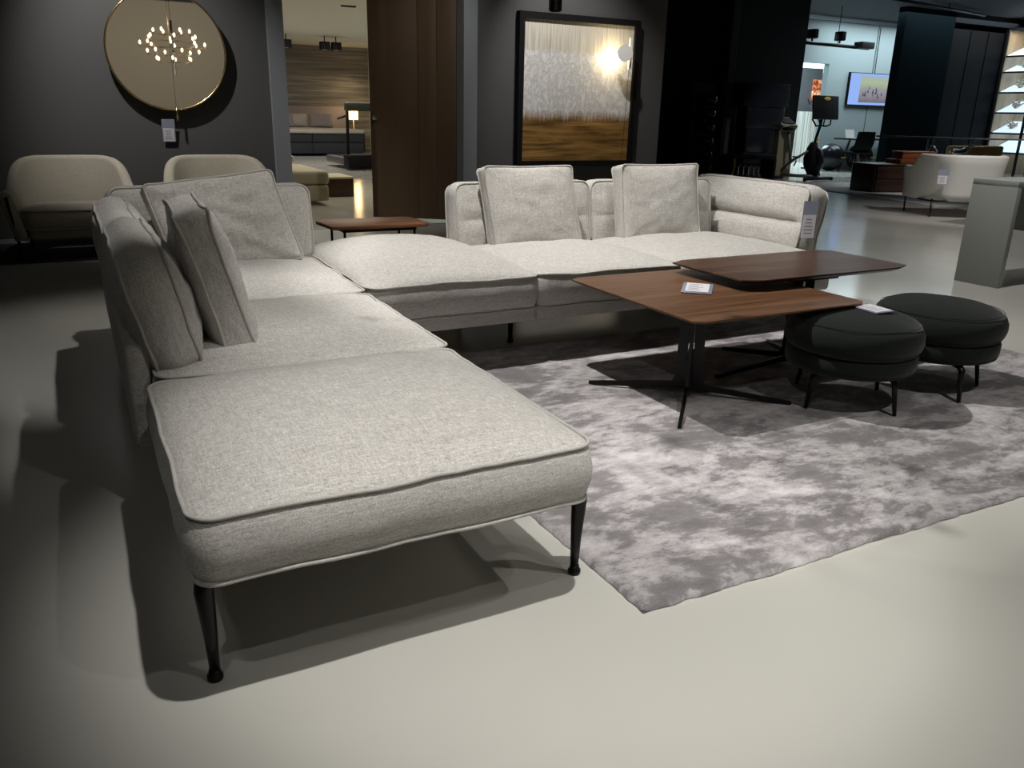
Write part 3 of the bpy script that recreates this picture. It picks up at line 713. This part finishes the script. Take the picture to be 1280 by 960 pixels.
# treadmill
tm = thing('treadmill', 'dark green and black treadmill in the room beyond the doorway', 'treadmill', (5.15, 16.3, 0))
box('deck', (-.36, -.30, .08), (.36, 1.3, .22), 'grey_mach', tm, .03); box('belt', (-.24, -.25, .221), (.24, 1.25, .226), 'blackmatte', tm)
box('front_cover', (-.38, -.42, .02), (.38, -.02, .30), 'blackmatte', tm, .05, 3)
for sx in (-1, 1):
    tube('upright', [(sx * .34, -.25, .2), (sx * .34, -.30, 1.2)], .03, 'blackmatte', tm, 8)
    tube('handrail', [(sx * .34, -.28, 1.02), (sx * .34, .35, .95)], .02, 'blackmatte', tm, 8)
box('console', (-.37, -.42, 1.10), (.37, -.18, 1.26), 'green_mach', tm, .03, 3)
bm = bmesh.new(); add_box(bm, (.22, -.3, 1.31), (.14, .02, .12), .004, Euler((.3, 0, .4))); mk('card_holder', bm, 'white', tm)
# beige sofa and low brown box table
bs = thing('beige_sofa', 'beige leather sofa corner at the left edge of the doorway', 'sofa', (2.25, 11.1, 0))
box('base', (-.55, -1.0, .05), (.52, 1.4, .24), 'cream', bs, .03, 3); box('seat_cushion', (-.5, -.98, .24), (.54, .36, .41), 'cream', bs, .05, 3)
box('seat_cushion', (-.5, .38, .24), (.50, 1.38, .41), 'cream', bs, .05, 3); box('backrest', (-.55, 1.15, .40), (.38, 1.42, .78), 'cream', bs, .07, 3)
pc = cushion('flat_cushion', .5, .5, .06, 'cream', None, ctop=.05, cbot=.03, bulge=0, rc=.03, seed=4, n=8, K=8, piping=False); pc.location = (2.48, 11.9, .47); tag(pc, 'beige cushion lying on the beige sofa beyond the doorway', 'cushion')
bt = thing('box_table', 'low dark brown box-shaped coffee table beyond the doorway', 'coffee table', (3.1, 11.4, 0))
box('body', (-.30, -.36, .0), (.27, .36, .235), 'brown', bt, .006); box('tabletop', (-.31, -.37, .236), (.28, .37, .262), 'cream', bt, .003)
# ceiling box lights
for x, y, lab in ((4.66, 20, 'black box ceiling light at the left edge of the bedroom ceiling'), (5.54, 20, 'black box ceiling light, left of the close pair over the bed'), (5.81, 20, 'black box ceiling light, right of the close pair over the bed')):
    r = thing('ceiling_box_light', lab, 'ceiling light', (x, y, 2.50), 0, 'box lights on the bedroom ceiling')
    box('housing', (-.10, -.10, -.07), (.10, .10, .10), 'blackmatte', r, .004); tube('stem', [(0, 0, .10), (0, 0, .22)], .012, 'blackmatte', r, 8)
    lathe('lens', [(0, -.074), (.05, -.074), (.05, -.069), (0, -.069)], 'white', r, seg=16)
for x, y, pl_ in ((3.05, 13.8, 'leftmost of three'), (3.62, 13.2, 'the middle of three'), (4.3, 14.0, 'rightmost of three')):
    o = box('ceiling_vent', (x - .12, y - .03, 2.70), (x + .12, y + .03, 2.725), 'blackmatte'); tag(o, 'small dark slot vent in the cream bedroom ceiling, ' + pl_, 'vent', 'slot vents in the bedroom ceiling')
area((4.2, 11.5, 2.65), 3, 3, 60, (1, .90, .70)); area((4.5, 17.5, 2.65), 3, 4, 85, (1, .94, .86))  # added warm fill areas that light the bedroom
spot((6.9, 22.2, 2.6), (6.9, 23, .9), 14, 60, .9, (1, .75, .4))

# ================================================================== DARK RECESS: GYM GEAR
bt_ = thing('ball_rack', 'black tower rack of glossy medicine balls in the dark recess', 'rack', (10.62, 12.45, 0))
for x in (-.28, .28): box('post', (x - .02, .12, 0), (x + .02, .18, 1.75), 'blackmatte', bt_)
box('back_panel', (-.26, .13, .1), (.26, .15, 1.74), 'gloss', bt_)
box('base', (-.36, -.2, 0), (.34, .22, .05), 'blackmatte', bt_, .01)
box('side_cabinet', (-.52, -.1, .05), (-.30, .2, .62), 'blackmatte', bt_, .01)
for k in range(6):
    z = .22 + k * .245
    box('tray', (-.24, -.16, z - .135), (.26, .12, z - .12), 'blackmatte', bt_)
    bm = bmesh.new(); bmesh.ops.create_uvsphere(bm, u_segments=24, v_segments=14, radius=.115); o = mk('medicine_ball', bm, 'gloss'); o.location = (10.66, 12.42, z)
    tag(o, 'glossy black medicine ball on the %s tray of the dark rack' % ('lowest', 'second lowest', 'third lowest', 'fourth lowest', 'second highest', 'highest')[k], 'ball', 'medicine balls in the tower rack')
cmx = thing('cable_machine', 'tall black weight machine against the dark wall behind the dumbbell bench', 'gym machine', (12.0, 12.55, 0))
for lo_, hi_ in (((-.55, -.15, 1.35), (.60, .2, 1.78)), ((-.42, -.12, .95), (.50, .2, 1.35)), ((-.36, -.1, .5), (.36, .2, .95)), ((-.40, -.12, .05), (.30, .2, .5))): box('housing', lo_, hi_, 'gloss', cmx, .01)
box('base', (-.6, -.25, 0), (.6, .25, .05), 'blackmatte', cmx, .01)
for x in (-.60, .64): tube('guide_rod', [(x, 0, 0), (x, 0, 1.76)], .02, 'black', cmx, 8)
# dumbbell bench: rounded rectangular tunnel
db = thing('dumbbell_bench', 'black rounded storage bench with dumbbells inside and a yellow strap', 'bench', (11.32, 12.0, 0))
def rr2(w, h, r, z0, n=6):
    pts = []
    for cx, cz, a0 in ((w / 2 - r, z0 + r, -PI / 2), (w / 2 - r, z0 + h - r, 0), (-w / 2 + r, z0 + h - r, PI / 2), (-w / 2 + r, z0 + r, PI)):
        for i in range(n + 1): a = a0 + PI / 2 * i / n; pts.append((cx + r * math.cos(a), cz + r * math.sin(a)))
    return pts
bm = bmesh.new(); O_ = rr2(1.12, .46, .08, .0); I_ = rr2(1.00, .35, .04, .055); n_ = len(O_)
rg = [[bm.verts.new((x, y, z)) for x, z in pts] for pts, y in ((O_, -.18), (O_, .18), (I_, .18), (I_, -.18))]
for q in range(4):
    A, B = rg[q], rg[(q + 1) % 4]
    for k in range(n_): bm.faces.new((A[k], A[(k + 1) % n_], B[(k + 1) % n_], B[k]))
sharp(mk('body', bm, 'blackmatte', db), 40)
box('padded_top', (-.50, -.17, .46), (.50, .17, .49), 'gloss', db, .012)
tube('strap', [(-.50, -.19, .42), (-.515, -.22, .25), (-.56, -.21, .08)], .014, 'yellow', db, 8)
for k in range(6):
    x = 11.32 - .34 + k * .13; r = thing('dumbbell', 'small upright chrome and grey dumbbell, %s in the black storage bench' % ('nearest the yellow strap', 'second from the yellow strap', 'third from the yellow strap', 'third from the right end', 'second from the right end', 'at the right end')[k], 'dumbbell', (x, 12.0, .055), 0, 'dumbbells in the storage bench')
    lathe('grip', [(.014, .05), (.014, .22)], 'chrome', r, seg=10)
    for z in (.0, .21): lathe('weight', [(0, z), (.04, z), (.045, z + .01), (.045, z + .05), (.04, z + .06), (0, z + .06)], 'chrome' if (k < 2 and z == 0) else 'grey_mach', r, seg=16)
# round table with phone stand
rt = thing('small_round_table', 'small round wooden table half hidden behind the sofa back cushions', 'side table', (7.05, 8.75, 0))
lathe('tabletop', [(0, .40), (.17, .40), (.18, .41), (.17, .42), (0, .42)], 'oakpale', rt, seg=32); lathe('pedestal', [(0, 0), (.14, 0), (.14, .015), (.02, .03), (.02, .40), (0, .40)], 'blackmatte', rt, seg=20)
st = thing('card_stand', 'small yellowish stand leaning on the little round table', 'stand', (7.08, 8.74, .42))
tube('stick', [(.0, 0, .0), (.03, .0, .12)], .006, 'tan', st, 6); box('foot', (-.06, -.04, 0), (.03, .04, .008), 'tan', st)
# kiosk
ks = thing('info_kiosk', 'olive beige kiosk pillar with slanted black screen by dark wall edge', 'kiosk', (12.70, 12.55, 0))
bm = bmesh.new(); prof = [(-.10, 0), (.10, 0), (.10, 1.17), (-.16, 1.02), (-.16, .98), (-.10, .9)]
A = [bm.verts.new((-.20, y, z)) for y, z in prof]; B = [bm.verts.new((.20, y, z)) for y, z in prof]; n_ = len(prof); bm.faces.new(A); bm.faces.new(B[::-1])
for k in range(n_): bm.faces.new((A[k], A[(k + 1) % n_], B[(k + 1) % n_], B[k]))
mk('body', bm, 'kiosk', ks, False)
bm = bmesh.new(); add_box(bm, (0, 0, 0), (.30, .20, .012)); o = mk('screen', bm, 'blackmatte', ks, False); o.location = (.02, -.03, 1.105); o.rotation_euler = (math.atan2(.15, .26), 0, 0)

# ================================================================== EXERCISE BIKE
bk = thing('exercise_bike', 'black exercise bike with large screen standing before the pale wall', 'exercise bike', (12.98, 11.85, 0), math.radians(8))
tube('foot_bar', [(-.48, -.10, .04), (.42, -.10, .04)], .03, 'blackmatte', bk, 8)
tube('foot_bar', [(-.52, .75, .04), (-.02, .75, .04)], .03, 'blackmatte', bk, 8)
for x in (-.46, .40): lathe('foot_wheel', [(0, 0), (.03, 0), (.035, .03), (.03, .06), (0, .06)], 'blackmatte', bk, (x, -.10, 0), 12)
tube('floor_beam', [(-.03, -.10, .07), (-.25, .75, .07)], .035, 'grey_mach', bk, 8)
bm = bmesh.new(); add_lathe(bm, [(0, -.05), (.20, -.05), (.26, -.03), (.27, 0), (.26, .03), (.20, .05), (0, .05)], seg=32)
fw = mk('flywheel', bm, 'gloss', bk); fw.rotation_euler = (0, PI / 2, math.radians(-14)); fw.location = (.0, .08, .37)
bm = bmesh.new(); add_lathe(bm, [(0, -.02), (.10, -.02), (.10, .02), (0, .02)], seg=20); hb_ = mk('hub_cover', bm, 'chrome', fw); hb_.location = (0, 0, -.05)
loft('fork_cover', [[Vector((x * s + ox, y * s + oy, z)) for x, y in ((-.05, -.09), (.05, -.09), (.05, .09), (-.05, .09))] for z, s, ox, oy in ((.08, 1.2, -.02, .02), (.4, 1.5, -.02, .12), (.62, 1.0, -.02, .12), (.72, .6, -.02, .10))], 'blackmatte', bk)
tube('handlebar_post', [(-.02, .10, .68), (-.02, .02, 1.02), (-.02, .0, 1.30)], .028, 'blackmatte', bk, 8)
tube('seat_post', [(-.20, .45, .30), (-.26, .55, .90)], .03, 'grey_mach', bk, 8)
tube('frame_tube', [(-.02, .12, .60), (-.20, .45, .34), (-.24, .72, .08)], .028, 'grey_mach', bk, 8)
lathe('saddle', [(0, 0), (.08, .0), (.12, .03), (.10, .06), (0, .07)], 'blackmatte', bk, (-.27, .56, .92), 16, 1, 1.3)
for s in (-1, 1):
    tube('handlebar', [(-.02, .02, 1.03), (s * .17 - .02, .0, 1.02), (s * .24, -.02, 1.05), (s * .30, .02, 1.15)], .016, 'blackmatte', bk, 8)
    tube('arm_rest', [(s * .05, .0, 1.04), (s * .10, .02, 1.15)], .014, 'blackmatte', bk, 8)
tube('crank', [(-.24, .30, .36), (-.30, .30, .26)], .015, 'chrome', bk, 8)
for s in (-1, 1): box('pedal', (-.10 + s * .16 - .05, .26, .20 if s > 0 else .42), (-.10 + s * .16 + .05, .36, .225 if s > 0 else .445), 'blackmatte', bk, .006)
lathe('yellow_knob', [(0, 0), (.025, 0), (.025, .05), (0, .05)], 'yellow', bk, (-.02, .03, .74), 12)
bm = bmesh.new(); add_box(bm, (0, 0, 0), (.80, .05, .44), .02); sc = mk('screen', bm, 'blackmatte', bk); sc.location = (.02, -.02, 1.36); sc.rotation_euler = (math.radians(-8), 0, 0)
bm = bmesh.new(); add_lathe(bm, [(0, 0), (.10, 0), (.10, .006), (0, .006)], seg=24, sy=.35); o = mk('logo_plate', bm, 'yellow', sc); o.rotation_euler = (PI / 2, 0, 0); o.location = (.02, -.026, .16)
tube('screen_handle', [(-.42, 0, .02), (-.50, 0, .04), (-.55, 0, .14)], .012, 'chrome', sc, 8)

# ================================================================== FAR PALE ROOM
tv = thing('wall_screen', 'wide lit flat screen on the pale wall showing a gym picture', 'screen', (17.52, 14.55, 1.86))
box('housing', (-.87, -.02, -.37), (.87, .05, .37), 'blackmatte', tv, .006); box('display', (-.855, -.024, -.355), (.855, -.0205, .355), 'screen', tv)
pc_ = box('picture', (-.50, -.027, -.30), (.52, -.0245, .30), 'tvpic', tv)
bm = bmesh.new()
for k in range(14):
    x = -.42 + .85 * random.random(); z = -.16 + .20 * random.random(); s = .03 + .04 * random.random()
    add_box(bm, (x, -.0285, z), (s * .5, .002, s * 1.6), 0, Euler((0, random.uniform(-.5, .5), 0))); add_box(bm, (x + s * .3, -.0285, z - s * .3), (s * 1.2, .002, s * .3), 0, Euler((0, random.uniform(-.6, .6), 0)))
mk('figures', bm, mat('screen_figures', (.02, .02, .05), .5, emit=(.06, .06, .12), es=.6), tv, False)
tvc = tube('screen_cable', [(0, .03, .37), (-.02, .03, 1.4)], .008, 'blackmatte', tv, 6)
for x, lab in ((15.86, 'black exercise ball with yellow print, left of the black chair'), (16.85, 'black exercise ball under the desk behind the black chair')):
    r = thing('exercise_ball', lab, 'exercise ball', (x, 14.1, 0), 0, 'exercise balls by the pale wall')
    bm = bmesh.new(); bmesh.ops.create_uvsphere(bm, u_segments=32, v_segments=20, radius=.31); o = mk('ball', bm, 'gloss', r); o.location = (0, 0, .31)
    box('print', (.02, -.318, .30), (.16, -.30, .325), 'yellow', r)
dc = thing('office_chair', 'black shell office chair on pale splayed legs at the desk', 'chair', (16.35, 13.7, 0), math.radians(-10))
rings = []
for z, wv, yv in ((.42, .24, .05), (.5, .27, -.06), (.65, .27, -.13), (.88, .25, -.16), (.90, .22, -.165)):
    rings.append([Vector((wv * math.cos(q), yv + .10 * math.sin(q) * .5, z)) for q in [k * 2 * PI / 16 for k in range(16)]])
loft('backrest', rings, 'blackmatte', dc)
box('seat', (-.26, -.12, .40), (.26, .32, .46), 'blackmatte', dc, .03, 3)
for sx in (-1, 1):
    for sy in (-1, 1): tube('leg', [(sx * .14, .1 + sy * .12, .40), (sx * .26, .1 + sy * .26, 0)], .016, 'grey_mach', dc, 8)
dsk = thing('desk', 'long dark-topped desk against the pale wall under the screen', 'desk', (17.2, 14.15, 0))
box('desktop', (-.85, -.35, .70), (1.2, .35, .735), 'brown', dsk, .004)
for x in (-.6, .75):
    tube('leg', [(x - .2, -.28, .70), (x + .05, -.28, 0)], .028, 'oakpale', dsk, 8); tube('leg', [(x + .2, .25, .70), (x - .05, .25, 0)], .028, 'oakpale', dsk, 8)
lp = thing('laptop', 'open white laptop at the left end of the desk', 'laptop', (16.5, 14.05, .736)); box('keyboard', (-.15, -.1, 0), (.15, .1, .012), 'white', lp)
bm = bmesh.new(); add_box(bm, (0, .13, .10), (.3, .008, .2), 0, Euler((-.3, 0, 0))); mk('lid', bm, 'white', lp, False)
# room seen through the far opening
fb = thing('light_box', 'bright horizontal light box seen through the far opening', 'light', (20.2, 18.9, 2.66)); tube('hanger', [(0, .1, .2), (0, .1, .74)], .02, 'white', fb, 6); box('housing', (-1.2, -.05, -.22), (1.2, .3, .22), 'white', fb); box('diffuser', (-1.18, -.06, -.18), (1.18, -.051, .18), mat('cold_light', (1, 1, 1), emit=(.75, .95, 1), es=2.2), fb)
fp = box('fire_picture', (20.05, 18.9, 1.7), (20.50, 18.95, 2.25), 'fire'); fp.location = (18.93, 17.575, 1.93); tag(fp, 'orange speckled picture panel seen through the far opening', 'picture')
gp = box('grey_display_panel', (18.0, 17.6, .0), (19.0, 17.7, 2.5), 'charcoal'); gp.location.x = 18.55; tag(gp, 'dark blue-grey display panel in the far room behind the bike', 'panel')
fl = box('fluted_panel', (16.6, 17.3, .0), (19.4, 17.4, 1.35), 'flute'); tag(fl, 'pale fluted panel seen behind the exercise bike screen', 'panel')
area((17.5, 13.0, 3.3), 4, 2.5, 130, (.78, .93, 1.0)); area((16.5, 16.9, 3.2), 3, 3, 330, (.70, .88, 1.0)); spot((14.4, 13.6, 3.3), (14.2, 13.0, 0), 170, 74, .8, (.8, .92, 1.0))  # added cool fill areas for the far rooms, plus a floor spot
area((2.2, -2.8, 3.2), 5, 1.0, 85, (1, .93, .82), (math.radians(-62), 0, 0))  # added unseen area lamp, brightens the rear wall for the mirror
# ceiling track with projector
tr = thing('lighting_truss', 'black ceiling track with spotlights and a small projector at its end', 'lighting', (14.6, 13.2, 0))
tube('beam', [(-2.2, .3, 2.68), (.95, .0, 2.62)], .035, 'blackmatte', tr, 8)
for x in (-1.0, .1): tube('hanger', [(x, .1, 2.66), (x, .1, H)], .008, 'blackmatte', tr, 6)
box('projector', (.62, -.12, 2.60), (1.0, .12, 2.74), 'grey_mach', tr, .02)
for x in (-1.15, -.75, .05):
    s_ = box('spot_head', (x - .07, -.1, 2.72), (x + .07, .1, 2.90), 'blackmatte', tr, .02); tube('yoke', [(0, 0, -.14), (0, 0, .02)], .02, 'blackmatte', s_, 6)
trk = tube('ceiling_track', [(12.5, 11.2, 3.30), (17.5, 12.0, 3.30)], .03, 'blackmatte', None, 6); tag(trk, 'long thin black rail running below the dark blue ceiling', 'track')
for x in (13.2, 16.0):
    t_ = (x - 12.5) / 5; tube('hanger', [(x, 11.2 + .8 * t_, 3.30), (x, 11.2 + .8 * t_, H)], .012, 'blackmatte', trk, 6)

# ================================================================== RIGHT SIDE
cb = thing('low_cabinet', 'low dark brown drawer cabinet standing on the pale carpet', 'cabinet', (12.6, 9.25, 0), math.radians(0))
cbm = Matrix.Rotation(0, 4, 'Z')
box('body', (-.93, -.05, .0), (1.2, .55, .44), 'brown', cb, .004); box('worktop', (-.95, -.07, .441), (1.22, .57, .465), 'brown', cb, .004)
for x0, x1 in ((-.90, .36), (.40, 1.17)):
    for z0, z1 in ((.03, .22), (.235, .425)): box('drawer', (x0, -.072, z0), (x1, -.051, z1), 'brown', cb, .005)
cb.rotation_euler = (0, 0, math.radians(-14))
def on_cab(x, y): # cabinet-local to world
    a = math.radians(-14); return (12.6 + x * math.cos(a) - y * math.sin(a), 9.25 + x * math.sin(a) + y * math.cos(a))
cb_rot = math.radians(-14)
def cabthing(name, label, cat, x, y, z=.466, group=None):
    wx, wy = on_cab(x, y); return thing(name, label, cat, (wx, wy, z), cb_rot, group)
r = cabthing('wooden_tray', 'flat orange-brown wooden tray on the low cabinet', 'tray', .15, .22)
box('base', (-.55, -.18, 0), (.95, .2, .07), 'redwood', r, .005); box('divider', (.2, -.18, .07), (.215, .2, .12), 'redwood', r)
r = cabthing('wooden_box', 'orange-brown wooden box stacked on the tray over the cabinet', 'box', -.02, .24, .54)
box('body', (-.30, -.13, 0), (.34, .13, .10), 'redwood', r, .005); box('lid', (-.31, -.14, .10), (.35, .14, .125), 'redwood', r, .004)
r = cabthing('horse_sculpture', 'small chrome animal sculpture beside the tan cushions on the cabinet', 'sculpture', .72, .05, .466)
rings = [[Vector((x, ry * math.cos(q), z + rz_ * math.sin(q))) for q in [k * PI / 4 for k in range(8)]] for x, ry, z, rz_ in ((-.17, .02, .20, .03), (-.12, .05, .20, .06), (0, .05, .19, .055), (.10, .055, .21, .065), (.16, .03, .25, .05), (.20, .025, .31, .04), (.26, .02, .30, .02))]
loft('body', rings, 'chrome', r)
for x in (-.12, -.08, .10, .13): tube('leg', [(x, .02 * (1 if x in (-.12, .1) else -1), .16), (x + .01, 0, .08), (x - .01, 0, 0)], [.018, .012, .01], 'chrome', r, 6)
r = cabthing('black_vase', 'black and silver ornament standing left of the chrome sculpture', 'ornament', .42, .34, .466)
lathe('body', [(0, 0), (.05, 0), (.09, .08), (.07, .18), (.025, .26), (.035, .30), (0, .29)], 'gloss', r, seg=20); tube('handle', [(.05, 0, .1), (.12, 0, .2), (.04, 0, .28)], .01, 'chrome', r, 6)
tn = thing('tan_bench', 'tan leather daybed behind the white armchair', 'bench', (15.6, 10.4, 0), 0)
box('base', (-.66, .0, .12), (1.0, .75, .34), 'tan', tn, .03, 3)
for sx in (-.58, .9):
    for sy in (.08, .66): tube('leg', [(sx, sy, .12), (sx, sy, 0)], .02, 'black', tn, 8)
for a, b in ((-.65, .22), (.25, .90)): box('back_cushion', (a, -.05, .42), (b, .14, .72), 'tan', tn, .05, 3); box('seat_cushion', (a, .1, .34), (b, .72, .46), 'tan', tn, .04, 3)
box('back_cushion', (.62, .16, .5), (1.0, .34, .70), 'brown', tn, .05, 3)
wr_ = prism('pale_carpet', [(11.2, 9.9), (10.75, 7.6), (14.5, 7.2), (15.8, 10.6), (12.0, 11.4)], 0, .012, 'whiterug'); tag(wr_, 'pale carpet under the dark brown low cabinet', 'rug')
# rail
rl = thing('handrail', 'slim dark metal handrail with thin posts across the dark partition', 'railing', (13.9, 11.3, 0))
tube('top_rail', [(0, 0, .86), (4.9, 0, .81)], .016, 'black', rl, 8)
for x in (1.55, 1.70, 3.02, 4.6): tube('post', [(x, 0, 0), (x, 0, .84)], .014, 'black', rl, 8)
# lit sloping shelves
sh = thing('lit_display_shelves', 'tall pale wood display case with sloping backlit shelves at right edge', 'shelving', (19.25, 12.5, 0))
box('side_panel', (0, -.02, 0), (.75, .02, 3.15), 'oakpale', sh); box('back_panel', (.72, -1.9, 0), (.76, -.02, 3.15), 'oakpale', sh)
box('side_panel', (0, -1.94, 0), (.75, -1.90, 3.15), 'oakpale', sh); box('top_panel', (0, -1.94, 3.15), (.76, .02, 3.19), 'blackmatte', sh)
box('frame_post', (-.04, -.0, 0), (0, .05, 3.19), 'blackmatte', sh); box('frame_post', (-.04, -.78, 0), (0, -.73, 3.19), 'blackmatte', sh)
for k, z in enumerate((.50, .93, 1.38, 1.82, 2.26, 2.60)):
    bm = bmesh.new(); add_box(bm, (0, 0, 0), (.74, 1.84, .02)); o = mk('sloping_shelf', bm, 'led', sh, False); o.location = (.37, -.96, z + .14); o.rotation_euler = (0, -math.atan2(.25, .7), 0)
    box('shelf_edge', (-.02, -1.9, z - .02), (.015, -.02, z + .015), 'blackmatte', sh)
    if 0 < k < 5:
        for j, yy in enumerate((-.32,)):
            r = thing('coral_ornament', 'pale coral-like ornament on the %s lit sloping shelf' % ('lowest visible', 'second lowest', 'second highest', 'highest')[k - 1], 'ornament', (19.25 + .28, 12.5 + yy, z + .10), 0, 'coral ornaments on the lit shelves')
            bm = bmesh.new()
            for q in range(9): add_tube(bm, [(0, 0, .02), (random.uniform(-.06, .06), random.uniform(-.10, .10), .07), (random.uniform(-.1, .1), random.uniform(-.17, .17), random.uniform(.03, .20))], [.03, .028, .015], 6)
            mk('branches', bm, 'coral', r)
            bm = bmesh.new(); add_lathe(bm, [(0, -.02), (.05, -.02), (.05, .02), (0, .02)], seg=12); mk('foot', bm, 'coral', r)
area((19.4, 11.6, 3.12), .5, 1.6, 6, (1, .85, .65))
# black glass-fronted bookcase left of the lit shelves
bc = thing('black_bookcase', 'tall black bookcase with dark glass doors left of the lit shelves', 'bookcase', (17.35, 12.93, 0))
box('back_panel', (0, .1, 0), (1.86, .14, 3.1), 'blackmatte', bc)
for x in (0, .62, 1.24, 1.83): box('side_panel', (x, -.35, 0), (x + .03, .1, 3.1), 'blackmatte', bc)
for z in (.02, .5, .95, 1.4, 1.85, 2.3, 2.7, 3.07): box('shelf', (.03, -.33, z), (1.83, .1, z + .02), 'blackmatte', bc)
for x in (.0, .62, 1.24): box('glass_door', (x + .02, -.37, .03), (x + .60, -.355, 3.08), 'darkglass', bc)
plane_box('wall_right_end', (17.3, 13.1, 0), (21.0, 13.2, H), 'black_wall'); plane_box('wall_bulkhead', (17.3, 12.5, 3.2), (21.0, 13.1, H), 'black_wall')
# console table in the right foreground
cs = thing('console_table', 'grey lacquered panel-leg console table cut off by the right edge', 'console table', (5.84, 3.66, 0))
box('panel_leg', (-.03, -.17, 0), (.02, .17, .712), 'conc', cs, .003); box('panel_leg', (1.75, -.17, 0), (1.80, .17, .712), 'conc', cs, .003)
box('tabletop', (-.03, -.17, .7125), (1.80, .17, .752), 'conc', cs, .003)
pd = box('display_pedestal', (9.36, 5.42, 0), (10.3, 5.6, 1.5), 'concd', None, .004); tag(pd, 'dark grey upright panel behind the console table at the right edge', 'panel')
